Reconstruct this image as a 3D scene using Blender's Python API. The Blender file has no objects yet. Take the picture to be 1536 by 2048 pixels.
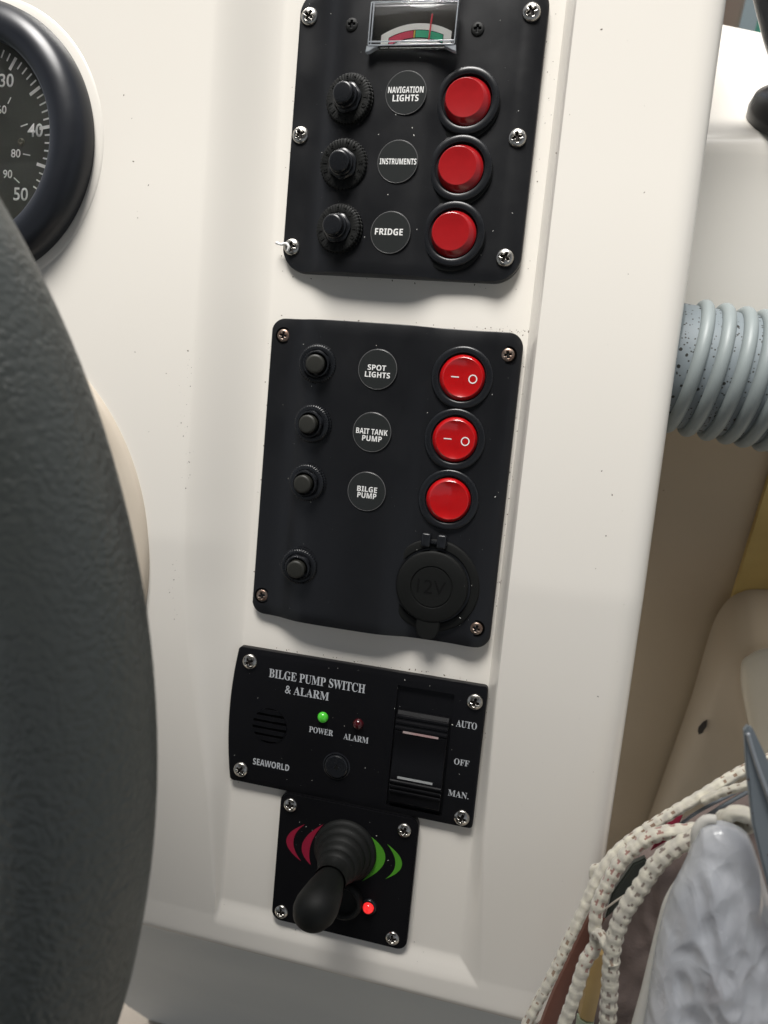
import bpy, bmesh, math, random
from math import sin, cos, pi, radians, sqrt, atan2
from mathutils import Matrix, Vector, noise

# ------------------------------------------------------------------ camera, sky, sun, exposure
SC = bpy.context.scene
COL = SC.collection
MM = 0.001
SLOPE = radians(50)                      # the console face leans back 50 degrees from level
ORIGIN = Vector((0, 0, 1.0))
DASH = Matrix.Translation(ORIGIN) @ Matrix.Rotation(SLOPE, 4, 'X')   # console frame: x right, y up the slope, z out of it

cam_d = bpy.data.cameras.new('camera')
cam = bpy.data.objects.new('camera', cam_d); COL.objects.link(cam)
cam_d.sensor_fit = 'VERTICAL'; cam_d.sensor_height = 36.0; cam_d.lens = 26.02
cam_d.clip_start = 0.01; cam_d.clip_end = 3000
RC = Matrix(((0.9716971, 0.0922301, -0.2174819), (-0.1158679, 0.9883642, -0.0985440), (0.2058626, 0.1209540, 0.9710771)))
cam.matrix_world = DASH @ Matrix.Translation(Vector((61.759, 36.286, 291.323)) * MM) @ RC.transposed().to_4x4()
cam_d.dof.use_dof = True; cam_d.dof.focus_distance = 0.300; cam_d.dof.aperture_fstop = 13
SC.camera = cam

SUN_EL, SUN_AZ = radians(79), radians(335)      # azimuth from +Y (ahead) towards +X (right)
world = bpy.data.worlds.new('World'); SC.world = world; world.use_nodes = True
wn = world.node_tree.nodes; wl = world.node_tree.links
sky = wn.new('ShaderNodeTexSky'); sky.sky_type = 'NISHITA'; sky.sun_disc = False
sky.sun_elevation = SUN_EL; sky.sun_rotation = SUN_AZ
sky.dust_density = 3.0; sky.air_density = 1.0; sky.ozone_density = 1.0
hs = wn.new('ShaderNodeHueSaturation'); hs.inputs['Saturation'].default_value = 0.32      # thin overcast
wl.new(sky.outputs[0], hs.inputs['Color']); wl.new(hs.outputs[0], wn['Background'].inputs[0]); wn['Background'].inputs[1].default_value = 0.082
sd = bpy.data.lights.new('sun', 'SUN'); sd.energy = 4.9; sd.angle = radians(26); sd.color = (1, 0.975, 0.94)
sun = bpy.data.objects.new('sun', sd); COL.objects.link(sun)
sdir = Vector((sin(SUN_AZ) * cos(SUN_EL), cos(SUN_AZ) * cos(SUN_EL), sin(SUN_EL)))
sun.rotation_euler = sdir.to_track_quat('Z', 'Y').to_euler()
SC.view_settings.view_transform = 'Standard'; SC.view_settings.look = 'None'
SC.view_settings.exposure = 0.26; SC.view_settings.gamma = 1.0
SC.render.engine = 'CYCLES'
SC.cycles.use_denoising = True
SC.cycles.max_bounces = 10
random.seed(7)

# ------------------------------------------------------------------ materials
def mat(name, base, rough=0.5, metal=0.0, coat=0.0, spec=0.5, noise_amt=0.0, noise_scale=300, bump=0.0, bump_scale=800,
        specks=None, emit=None, estr=0.0, trans=0.0, ior=1.45, tint=None, tint_scale=40, bump_dist=0.0002, alpha=1.0, rvar=0.0):
    m = bpy.data.materials.new(name); m.use_nodes = True
    nt = m.node_tree; N = nt.nodes; L = nt.links; b = N['Principled BSDF']
    b.inputs['Base Color'].default_value = (*base, 1)
    b.inputs['Roughness'].default_value = rough; b.inputs['Metallic'].default_value = metal
    b.inputs['Coat Weight'].default_value = coat; b.inputs['Coat Roughness'].default_value = 0.12
    b.inputs['Specular IOR Level'].default_value = spec; b.inputs['IOR'].default_value = ior
    b.inputs['Transmission Weight'].default_value = trans; b.inputs['Alpha'].default_value = alpha
    if emit: b.inputs['Emission Color'].default_value = (*emit, 1); b.inputs['Emission Strength'].default_value = estr
    tc = N.new('ShaderNodeTexCoord'); src = tc.outputs['Object']
    col = None
    def mix(fac, a, c2):
        x = N.new('ShaderNodeMix'); x.data_type = 'RGBA'; L.new(fac, x.inputs[0])
        if hasattr(a, 'is_linked'): L.new(a, x.inputs[6])
        else: x.inputs[6].default_value = (*a, 1)
        x.inputs[7].default_value = (*c2, 1); return x.outputs[2]
    cur = base
    if tint:
        n = N.new('ShaderNodeTexNoise'); n.inputs['Scale'].default_value = tint_scale; n.inputs['Detail'].default_value = 5
        L.new(src, n.inputs['Vector'])
        r = N.new('ShaderNodeMapRange'); r.inputs[1].default_value = 0.25; r.inputs[2].default_value = 0.80
        L.new(n.outputs[0], r.inputs[0]); cur = mix(r.outputs[0], cur, tint)
    if noise_amt:
        n = N.new('ShaderNodeTexNoise'); n.inputs['Scale'].default_value = noise_scale; n.inputs['Detail'].default_value = 6
        L.new(src, n.inputs['Vector'])
        r = N.new('ShaderNodeMapRange'); r.inputs[3].default_value = 0; r.inputs[4].default_value = noise_amt
        L.new(n.outputs[0], r.inputs[0]); cur = mix(r.outputs[0], cur, tuple(c * 0.45 for c in base))
    for sp in (specks or []):
        # (scale, radius, density, colour, patch scale, patch threshold)
        sc_, rad, dens, c_, ps, pt_ = sp
        v = N.new('ShaderNodeTexVoronoi'); v.inputs['Scale'].default_value = sc_; L.new(src, v.inputs['Vector'])
        nd = N.new('ShaderNodeTexNoise'); nd.inputs['Scale'].default_value = sc_ * 1.7; L.new(src, nd.inputs['Vector'])
        ad = N.new('ShaderNodeMath'); ad.operation = 'MULTIPLY_ADD'; L.new(nd.outputs[0], ad.inputs[0]); ad.inputs[1].default_value = 0.25
        L.new(v.outputs['Distance'], ad.inputs[2])
        lt = N.new('ShaderNodeMath'); lt.operation = 'LESS_THAN'; L.new(ad.outputs[0], lt.inputs[0]); lt.inputs[1].default_value = rad + 0.12
        sep = N.new('ShaderNodeSeparateColor'); L.new(v.outputs['Color'], sep.inputs[0])
        l2 = N.new('ShaderNodeMath'); l2.operation = 'LESS_THAN'; L.new(sep.outputs[0], l2.inputs[0]); l2.inputs[1].default_value = dens
        mu = N.new('ShaderNodeMath'); mu.operation = 'MULTIPLY'; L.new(lt.outputs[0], mu.inputs[0]); L.new(l2.outputs[0], mu.inputs[1])
        pn = N.new('ShaderNodeTexNoise'); pn.inputs['Scale'].default_value = ps; L.new(src, pn.inputs['Vector'])
        gt = N.new('ShaderNodeMath'); gt.operation = 'GREATER_THAN'; L.new(pn.outputs[0], gt.inputs[0]); gt.inputs[1].default_value = pt_
        m3 = N.new('ShaderNodeMath'); m3.operation = 'MULTIPLY'; L.new(mu.outputs[0], m3.inputs[0]); L.new(gt.outputs[0], m3.inputs[1])
        cur = mix(m3.outputs[0], cur, c_)
    if hasattr(cur, 'is_linked'): L.new(cur, b.inputs['Base Color'])
    if rvar:
        n = N.new('ShaderNodeTexNoise'); n.inputs['Scale'].default_value = 60; n.inputs['Detail'].default_value = 4; L.new(src, n.inputs['Vector'])
        r = N.new('ShaderNodeMapRange'); r.inputs[1].default_value = 0.3; r.inputs[2].default_value = 0.7
        r.inputs[3].default_value = max(0, rough - rvar); r.inputs[4].default_value = rough + rvar
        L.new(n.outputs[0], r.inputs[0]); L.new(r.outputs[0], b.inputs['Roughness'])
    if bump:
        n = N.new('ShaderNodeTexNoise'); n.inputs['Scale'].default_value = bump_scale; n.inputs['Detail'].default_value = 4
        L.new(src, n.inputs['Vector'])
        bp = N.new('ShaderNodeBump'); bp.inputs['Strength'].default_value = bump; bp.inputs['Distance'].default_value = bump_dist
        L.new(n.outputs[0], bp.inputs['Height']); L.new(bp.outputs[0], b.inputs['Normal'])
    return m

DUST = (0.45, 0.45, 0.42)
GEL = mat('gelcoat_cream', (0.80, 0.768, 0.705), 0.25, coat=0.15, rvar=0.01,
          tint=(0.79, 0.75, 0.68), tint_scale=3)
GEL_IN = mat('gelcoat_shaded_tan', (0.44, 0.37, 0.28), 0.5, tint=(0.38, 0.32, 0.24), tint_scale=8, specks=[(400, 0.1, 0.1, (0.1, 0.08, 0.06), 20, 0.6)])  # shade on the step's side face is put into this darker tan
GEL_WALL = mat('gelcoat_bulkhead', (0.50, 0.41, 0.30), 0.5, tint=(0.42, 0.34, 0.24), tint_scale=6, specks=[(300, 0.1, 0.12, (0.2, 0.16, 0.1), 14, 0.55)])  # the wall's shade behind the hose is put into this tan
BLK = mat('black_panel_plastic', (0.0085, 0.009, 0.0105), 0.33, bump=0.25, bump_scale=2600, bump_dist=0.00006, rvar=0.05, noise_amt=0.3,
          specks=[(480, 0.05, 0.06, DUST, 45, 0.54), (1100, 0.05, 0.04, (0.2, 0.2, 0.2), 60, 0.5)])
BLK_FLAT = mat('black_acrylic', (0.005, 0.005, 0.006), 0.34, spec=0.3, bump=0.1, bump_scale=1800, bump_dist=0.00004, rvar=0.04,
               specks=[(520, 0.045, 0.06, DUST, 45, 0.54)])
BLK_GLOSS = mat('black_moulded_plastic', (0.010, 0.011, 0.013), 0.28, rvar=0.06, bump=0.1, bump_scale=1500, bump_dist=0.00004,
                specks=[(650, 0.05, 0.10, (0.25, 0.25, 0.25), 90, 0.52)])
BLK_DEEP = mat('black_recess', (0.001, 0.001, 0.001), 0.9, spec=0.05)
RUBBER = mat('black_rubber', (0.006, 0.0065, 0.006), 0.58, spec=0.28, bump=0.35, bump_scale=1500, bump_dist=0.0001, rvar=0.06,
             specks=[(700, 0.05, 0.10, (0.22, 0.22, 0.2), 80, 0.52)])
BUTTON = mat('worn_black_button', (0.022, 0.022, 0.018), 0.5, bump=0.2, bump_scale=1500, bump_dist=0.00005)
DISC = mat('label_disc_black', (0.02, 0.022, 0.022), 0.30, specks=[(600, 0.05, 0.12, DUST, 100, 0.5)])
RIMC = mat('worn_disc_edge', (0.11, 0.11, 0.11), 0.35)
WHITE = mat('white_print', (0.80, 0.80, 0.78), 0.5, noise_amt=0.15, noise_scale=900)
GREYP = mat('grey_print', (0.50, 0.52, 0.54), 0.5, noise_amt=0.35, noise_scale=1200)
STEEL = mat('stainless_steel', (0.55, 0.53, 0.49), 0.26, metal=1.0, noise_amt=0.5, noise_scale=1500, bump=0.15, bump_scale=1500, bump_dist=0.0001, rvar=0.08)
STEEL_RUST = mat('rusting_steel', (0.42, 0.36, 0.31), 0.36, metal=0.9, tint=(0.16, 0.07, 0.04), tint_scale=400, rvar=0.1)
GRIME = mat('screw_grime', (0.02, 0.015, 0.012), 0.7)
def red_mat(name, c):
    m = mat(name, c, 0.24, coat=0.35, noise_amt=0.25, noise_scale=350, tint=tuple(x * 0.8 for x in c), tint_scale=90)
    b = m.node_tree.nodes['Principled BSDF']
    b.inputs['Subsurface Weight'].default_value = 0.25; b.inputs['Subsurface Radius'].default_value = (0.003, 0.0004, 0.0004); b.inputs['Subsurface Scale'].default_value = 1.0
    return m
RED = red_mat('red_rocker_plastic', (0.38, 0.010, 0.013)); RED2 = red_mat('red_rocker_plastic_bright', (0.50, 0.006, 0.008))
RED2.node_tree.nodes['Principled BSDF'].inputs['Coat Weight'].default_value = 0.8; RED2.node_tree.nodes['Principled BSDF'].inputs['Coat Roughness'].default_value = 0.06
CLEAR = mat('clear_plastic', (1, 1, 1), 0.03, trans=1.0, ior=1.46)
GLASS = mat('gauge_glass', (1, 1, 1), 0.02, trans=1.0, ior=1.25)
LEATHER_BASE = (0.095, 0.104, 0.098)
DECAL_RED = mat('red_decal', (0.30, 0.012, 0.04), 0.4, noise_amt=0.3, noise_scale=700)
DECAL_GREEN = mat('green_decal', (0.07, 0.28, 0.02), 0.4, specks=[(700, 0.12, 0.12, (0.01, 0.02, 0.01), 120, 0.5)])
HOSE = mat('grey_hose_vinyl', (0.27, 0.305, 0.305), 0.48, tint=(0.22, 0.25, 0.25), tint_scale=60, rvar=0.08)
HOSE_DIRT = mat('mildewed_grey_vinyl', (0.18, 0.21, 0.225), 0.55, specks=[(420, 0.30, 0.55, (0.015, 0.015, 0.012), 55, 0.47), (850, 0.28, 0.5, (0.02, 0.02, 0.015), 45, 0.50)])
YELLOW = mat('yellowed_foam_core', (0.56, 0.42, 0.15), 0.6, tint=(0.45, 0.31, 0.10), tint_scale=18, noise_amt=0.2, noise_scale=200)
PANELGREY = mat('grey_locker_panel', (0.62, 0.65, 0.64), 0.45, tint=(0.56, 0.59, 0.59), tint_scale=12)

# ------------------------------------------------------------------ object helpers
def root(name, label, cat, loc=(0, 0, 0), frame='dash', group=None, rot=0.0, kind=None, extra=None):
    o = bpy.data.objects.new(name, None); COL.objects.link(o); o.empty_display_size = 0.01
    M = DASH if frame == 'dash' else Matrix.Translation(ORIGIN)
    o.matrix_world = M @ Matrix.Translation(Vector(loc) * MM) @ Matrix.Rotation(rot, 4, 'Z')
    if extra is not None: o.matrix_world = o.matrix_world @ extra
    if label: o['label'] = label
    if cat: o['category'] = cat
    if group: o['group'] = group
    if kind: o['kind'] = kind
    return o
def obj(name, me, m, parent=None, loc=(0, 0, 0), rot=(0, 0, 0), smooth=None, label=None):
    """me: bmesh in mm or Mesh"""
    if isinstance(me, bmesh.types.BMesh):
        bm = me; me = bpy.data.meshes.new(name)
        for v in bm.verts: v.co *= MM
        bm.to_mesh(me); bm.free()
    o = bpy.data.objects.new(name, me); COL.objects.link(o)
    for x in (m if isinstance(m, (list, tuple)) else [m]):
        if len(me.materials) < (len(m) if isinstance(m, (list, tuple)) else 1): me.materials.append(x)
    if smooth is not None:
        me.shade_smooth() if smooth >= 180 else shade_auto(me, smooth)
    if parent is not None: o.parent = parent
    o.location = Vector(loc) * MM; o.rotation_euler = rot
    if label: o['label'] = label
    return o
def shade_auto(me, deg):
    me.shade_smooth()
    bm = bmesh.new(); bm.from_mesh(me); lim = radians(deg)
    for e in bm.edges: e.smooth = e.is_manifold and e.calc_face_angle(0) < lim
    bm.to_mesh(me); bm.free()
def copy_tree(o, parent):
    c = o.copy(); COL.objects.link(c); c.parent = parent
    for ch in o.children: copy_tree(ch, c)
    return c
def fix(bm):
    bmesh.ops.recalc_face_normals(bm, faces=bm.faces[:]); return bm
def box(sx, sy, sz, c=(0, 0, 0), bev=0.0, seg=2, bm=None):
    b = bm or bmesh.new()
    r = bmesh.ops.create_cube(b, size=1.0); vs = r['verts']
    for v in vs: v.co = Vector((v.co.x * sx + c[0], v.co.y * sy + c[1], v.co.z * sz + c[2]))
    if bev: bmesh.ops.bevel(b, geom=list({e for v in vs for e in v.link_edges}), offset=bev, segments=seg, affect='EDGES', profile=0.5)
    return b
def lathe(prof, seg=64, c=(0, 0), bm=None, off=None, mod=None):
    """prof: (r,z) list from outside bottom to centre top. off(z)->(dx,dy). mod(r,th,z)->r"""
    b = bm or bmesh.new(); rings = []
    for (r, z) in prof:
        dx, dy = off(z) if off else (0, 0)
        if r < 1e-6: rings.append([b.verts.new((c[0] + dx, c[1] + dy, z))])
        else:
            ring = []
            for k in range(seg):
                th = 2 * pi * k / seg; rr = mod(r, th, z) if mod else r
                ring.append(b.verts.new((c[0] + dx + rr * cos(th), c[1] + dy + rr * sin(th), z)))
            rings.append(ring)
    for A, B in zip(rings, rings[1:]):
        if len(A) == 1 and len(B) == 1: continue
        for k in range(seg):
            a, a2 = A[k % len(A)], A[(k + 1) % len(A)]; d, d2 = B[k % len(B)], B[(k + 1) % len(B)]
            f = [a, a2, d2, d]; f = [x for i, x in enumerate(f) if x not in f[:i]]
            if len(f) > 2: b.faces.new(f)
    return b
def prism(poly, z0, z1, bev=0.0, bm=None):
    b = bm or bmesh.new()
    lo = [b.verts.new((x, y, z0)) for x, y in poly]; hi = [b.verts.new((x, y, z1)) for x, y in poly]
    n = len(poly); f1 = b.faces.new(hi); b.faces.new(lo[::-1])
    for i in range(n): b.faces.new((lo[i], lo[(i + 1) % n], hi[(i + 1) % n], hi[i]))
    fix(b)
    if bev: bmesh.ops.bevel(b, geom=list(f1.edges), offset=bev, segments=2, affect='EDGES')
    return b
def catmull(P, step):
    P = [Vector(p) for p in P]; out = []
    for i in range(len(P) - 1):
        p0 = P[max(i - 1, 0)]; p1 = P[i]; p2 = P[i + 1]; p3 = P[min(i + 2, len(P) - 1)]
        n = max(1, int((p2 - p1).length / step))
        for k in range(n):
            t = k / n
            out.append(0.5 * ((2 * p1) + (-p0 + p2) * t + (2 * p0 - 5 * p1 + 4 * p2 - p3) * t * t + (-p0 + 3 * p1 - 3 * p2 + p3) * t ** 3))
    out.append(P[-1]); return out
def sweep(pts, rad, seg=16, bm=None, cap=True, color=None, closed=False):
    """rad: float or f(i,s,theta)->radius ; color(s,theta)->rgb on a colour attribute"""
    b = bm or bmesh.new(); lay = b.loops.layers.color.new('yarn') if color else None
    n = len(pts); rings = []; s = 0; up = Vector((0, 0, 1)); cs = []
    for i, p in enumerate(pts):
        a = pts[i - 1] if i else (pts[-1] if closed else pts[0]); c2 = pts[i + 1] if i < n - 1 else (pts[0] if closed else pts[-1])
        t = (c2 - a).normalized(); x = up.cross(t)
        if x.length < 1e-4: x = Vector((1, 0, 0)).cross(t)
        x.normalize(); y = t.cross(x); up = (up - t * up.dot(t)).normalized() if (up - t * up.dot(t)).length > 1e-3 else y
        if i: s += (p - pts[i - 1]).length
        ring = []
        for k in range(seg):
            th = 2 * pi * k / seg; r = rad(i, s, th) if callable(rad) else rad
            ring.append(b.verts.new(p + (x * cos(th) + y * sin(th)) * r))
        rings.append(ring); cs.append(s)
    prs = list(zip(range(n), range(1, n))) + ([(n - 1, 0)] if closed else [])
    for i, j in prs:
        for k in range(seg):
            f = b.faces.new((rings[i][k], rings[i][(k + 1) % seg], rings[j][(k + 1) % seg], rings[j][k]))
            if lay:
                c3 = color(cs[i], 2 * pi * (k + .5) / seg)
                for lp in f.loops: lp[lay] = (*c3, 1)
    if cap and not closed:
        b.faces.new(rings[0][::-1]); b.faces.new(rings[-1])
    return b

def bold(s, serif):
    o = ''
    for ch in s:
        if 'A' <= ch <= 'Z': o += chr({True: 0x1D400, False: 0x1D5D4, None: 0x1D5A0}[serif] + ord(ch) - 65)
        else: o += ch
    return o
def text_mesh(s, style='sans', w=None, h=None, ext=0.04, spacing=1.0, thick=0.0):
    cu = bpy.data.curves.new('lettering', 'FONT')
    cu.body = bold(s, {'serif': True, 'sans': False, 'medium': None}[style]) if style != 'plain' else s
    cu.size = 1; cu.align_x = 'LEFT'; cu.resolution_u = 4; cu.space_character = spacing; cu.offset = thick
    t = bpy.data.objects.new('lettering', cu); COL.objects.link(t)
    dg = bpy.context.evaluated_depsgraph_get()
    me = bpy.data.meshes.new_from_object(t.evaluated_get(dg))
    bpy.data.objects.remove(t); bpy.data.curves.remove(cu)
    bm = bmesh.new(); bm.from_mesh(me); bpy.data.meshes.remove(me)
    xs = [v.co.x for v in bm.verts]; ys = [v.co.y for v in bm.verts]
    x0, x1, y0, y1 = min(xs), max(xs), min(ys), max(ys)
    sy = h / (y1 - y0) if h else w / (x1 - x0); sx = w / (x1 - x0) if w else sy
    for v in bm.verts: v.co = Vector(((v.co.x - (x0 + x1) / 2) * sx, (v.co.y - (y0 + y1) / 2) * sy, 0))
    r = bmesh.ops.extrude_face_region(bm, geom=bm.faces[:])
    for g in r['geom']:
        if isinstance(g, bmesh.types.BMVert): g.co.z += ext
    bmesh.ops.remove_doubles(bm, verts=bm.verts[:], dist=1e-5)
    return fix(bm)
def text(s, parent, loc, m, w=None, h=None, style='sans', rot=0.0, ext=0.04, rx=0.0, **k):
    return obj('lettering', text_mesh(s, style, w, h, ext, **k), m, parent, loc, (0, rx, rot))

def screw_mesh(r, dome, arm, wid, deep, rusty=False):
    b = bmesh.new(); seg = 64; rs = [0.0, .06, .12, .18, .24, .3, .36, .42, .48, .54, .6, .66, .72, .8, .88, .95, 1.0]; rings = []
    def cr(x, y):
        return max(min(1, max(0, (arm - abs(x)) / 0.25)) * min(1, max(0, (wid - abs(y)) / 0.22)), min(1, max(0, (arm - abs(y)) / 0.25)) * min(1, max(0, (wid - abs(x)) / 0.22)))
    for q in rs:
        if q == 0: rings.append([b.verts.new((0, 0, dome - deep))]); continue
        ring = []
        for k in range(seg):
            th = 2 * pi * k / seg; x, y = q * r * cos(th), q * r * sin(th)
            z = dome * sqrt(max(0, 1 - q * q * 0.86)) - (0.3 * dome if q == 1 else 0)
            ring.append(b.verts.new((x, y, z - deep * cr(x, y))))
        rings.append(ring)
    rings.append([b.verts.new((v.co.x, v.co.y, -0.3)) for v in rings[-1]])
    for A, B in zip(rings, rings[1:]):
        for k in range(seg):
            f = [A[k % len(A)], B[k], B[(k + 1) % seg], A[(k + 1) % len(A)]]; f = [x for i, x in enumerate(f) if x not in f[:i]]
            fc = b.faces.new(f); c = fc.calc_center_median()
            if cr(c.x, c.y) > 0.55 and c.length < r: fc.material_index = 1
    me = bpy.data.meshes.new('screw')
    for v in b.verts: v.co *= MM
    b.to_mesh(me); b.free(); me.shade_smooth(); me.materials.append(STEEL_RUST if rusty else STEEL); me.materials.append(GRIME)
    return me
SCREW = screw_mesh(3.3, 1.7, 1.9, 0.62, 1.2)
SCREW_S = screw_mesh(2.5, 1.0, 1.5, 0.55, 0.9, True)
SCREW_P = screw_mesh(3.0, 1.5, 1.8, 0.6, 1.1)
def place_screws(me, pts, parent, z, m_seat=None, label=None):
    for (x, y) in pts:
        o = obj('screw', me, list(me.materials), parent, (x, y, z(x) if callable(z) else z), (0, 0, random.uniform(0, pi)))
        if label: o['label'] = label

# ------------------------------------------------------------------ console moulding
def sstep(t): t = min(1, max(0, t)); return t * t * (3 - 2 * t)
def lerp_tab(x, tab):
    for (x0, y0), (x1, y1) in zip(tab, tab[1:]):
        if x0 >= x >= x1: return y0 + (y1 - y0) * (x0 - x) / (x0 - x1)
    return tab[0][1] if x > tab[0][0] else tab[-1][1]
DEPTH = [(300, 13), (-20, 13), (-65, 10.5), (-130, 6.5), (-190, 2.6)]
LOUT = [(300, -81), (-5, -81), (-40, -79.8), (-65, -77.2), (-101, -71), (-130, -65.5), (-186, -59.2)]
LIN = [(300, -60), (190, -58), (80, -55.5), (-60, -57), (-130, -57.2), (-186, -58.6)]
RIN = [(300, 49.4), (-60, 49.4), (-186, 50)]
ROUT = [(300, 53.4), (-60, 53.4), (-130, 55), (-186, 60)]
def surf(u, v):
    d = lerp_tab(v, DEPTH)
    lo, li, ri, ro = (lerp_tab(v, t) for t in (LOUT, LIN, RIN, ROUT))
    def e(t): t = min(1, max(0, t)); return 0.45 * t + 0.55 * sstep(t)
    a = e((u - lo) / (li - lo)) if li - lo > 0.3 else (1.0 if u > lo else 0.0)
    bq = e((ro - u) / (ro - ri)); c = e((v + 194) / 11)
    return d * (1 - min(a, bq, c) * (0.9 + 0.1 * max(a, bq)))
def build_console():
    us = [-300, -260, -230] + [-215 + 2.5 * i for i in range(52)] + [-85 + 0.9 * i for i in range(38)] + [-50.8 + 2.5 * i for i in range(39)]
    us += [46.4 + 0.5 * i for i in range(30)] + [62 + 2.0 * i for i in range(16)]
    us = sorted(u for u in set(us) if u < 93.0)
    U = [(u, 0.0) for u in us] + [(93.8 + 9 * sin(t), -9 * (1 - cos(t))) for t in [pi / 2 * k / 10 for k in range(11)]] + [(102.8, -9 - q) for q in (6, 20, 60, 160)]
    vs = [300, 260, 240] + [225 - 3.0 * i for i in range(134)] + [-177 - 0.8 * i for i in range(29)]
    vs = sorted((v for v in set(vs) if v > -201), reverse=True)
    V = [(v, 0.0) for v in vs] + [(-201.2 - 5 * sin(t), -5 * (1 - cos(t))) for t in [pi / 2 * k / 8 for k in range(9)]] + [(-206.2, -5 - q) for q in (4, 14, 22)]
    b = bmesh.new(); g = [[b.verts.new((u, v, surf(u, v) + du + dv)) for u, du in U] for v, dv in V]
    for r0, r1 in zip(g, g[1:]):
        for i in range(len(U) - 1): b.faces.new((r0[i], r1[i], r1[i + 1], r0[i + 1]))
    return b
console = root('console', 'glossy cream gelcoat helm console with a sunken centre channel holding four black panels', 'console')
obj('moulding', build_console(), GEL, console, smooth=50)

# ------------------------------------------------------------------ wavy switch panels
WAVE = [(0, 0.0), (.08, .3), (.13, 1.3), (.18, 3.2), (.23, 4.4), (.32, 4.9), (.42, 5.1), (.52, 5.0), (.57, 4.6), (.62, 3.3), (.67, 1.9), (.74, 1.4), (.84, 1.3), (.88, 1.7), (.92, 2.2), (.96, 1.7), (1.0, .6)]
def wave(t):
    t = min(1, max(0, t))
    for i in range(len(WAVE) - 1):
        if WAVE[i][0] <= t <= WAVE[i + 1][0]:
            p0 = WAVE[max(i - 1, 0)]; p1 = WAVE[i]; p2 = WAVE[i + 1]; p3 = WAVE[min(i + 2, len(WAVE) - 1)]
            q = (t - p1[0]) / (p2[0] - p1[0]); m1 = (p2[1] - p0[1]) / (p2[0] - p0[0]) * (p2[0] - p1[0]); m2 = (p3[1] - p1[1]) / (p3[0] - p1[0]) * (p2[0] - p1[0])
            return p1[1] * (2 * q ** 3 - 3 * q * q + 1) + m1 * (q ** 3 - 2 * q * q + q) + p2[1] * (-2 * q ** 3 + 3 * q * q) + m2 * (q ** 3 - q * q)
def wavy_plate(w, h, r, base, amp=1.0, hole=None, bulge=0.0, nb=0.45):
    """rounded plate whose section across follows the wave; hole=(x0,x1,y0,y1) rectangular opening"""
    b = bmesh.new()
    xs = set([-w / 2 + w * i / 90 for i in range(91)]); xs |= {-w / 2 + q for q in (0.12, 0.3, .6, 1, 1.5, 2, 2.6, 3.3, 4.2)}; xs |= {w / 2 - q for q in (0.12, 0.3, .6, 1, 1.5, 2, 2.6, 3.3, 4.2)}
    if hole: xs |= {hole[0], hole[1]}
    xs = sorted(xs); rows = [0, nb * .3, nb] + [None] * 0
    def ext(x):
        d = w / 2 - abs(x); return h / 2 - (r - sqrt(max(0, r * r - (r - d) ** 2)) if d < r else 0)
    NR = 24; g = []
    for x in xs:
        e = ext(x); ys = [-e, -e + nb * .3, -e + nb] + [-e + nb + (2 * e - 2 * nb) * k / NR for k in range(1, NR)] + [e - nb, e - nb * .3, e]
        dx = w / 2 - abs(x); col = []
        if hole:
            col_y = sorted(ys, key=lambda q: q)
            i0 = min(range(3, len(ys) - 3), key=lambda i: abs(ys[i] - hole[2])); i1 = min(range(3, len(ys) - 3), key=lambda i: abs(ys[i] - hole[3]))
            ys[i0] = hole[2]; ys[i1] = hole[3]
        for j, y in enumerate(ys):
            dd = min(dx, [0, nb * .3, nb][j] if j < 3 else ([0, nb * .3, nb][len(ys) - 1 - j] if j > len(ys) - 4 else 9))
            drop = 0 if dd >= nb else nb - sqrt(max(0, nb * nb - (nb - dd) ** 2))
            xx = x - bulge * (1 - (2 * y / h) ** 2) * max(0, (-x - w * 0.3) / (w * 0.2)) if bulge else x
            col.append(b.verts.new((xx, y, base + amp * wave(x / w + .5) - drop)))
        g.append(col)
    for i in range(len(xs) - 1):
        for j in range(len(g[0]) - 1):
            if hole and xs[i] >= hole[0] - 1e-4 and xs[i + 1] <= hole[1] + 1e-4 and j >= i0 and j < i1: continue
            b.faces.new((g[i][j], g[i + 1][j], g[i + 1][j + 1], g[i][j + 1]))
    bnd = [e for e in b.edges if e.is_boundary]
    r2 = bmesh.ops.extrude_edge_only(b, edges=bnd)
    for q in r2['geom']:
        if isinstance(q, bmesh.types.BMVert): q.co.z = 0.0
    return fix(b)

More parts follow.
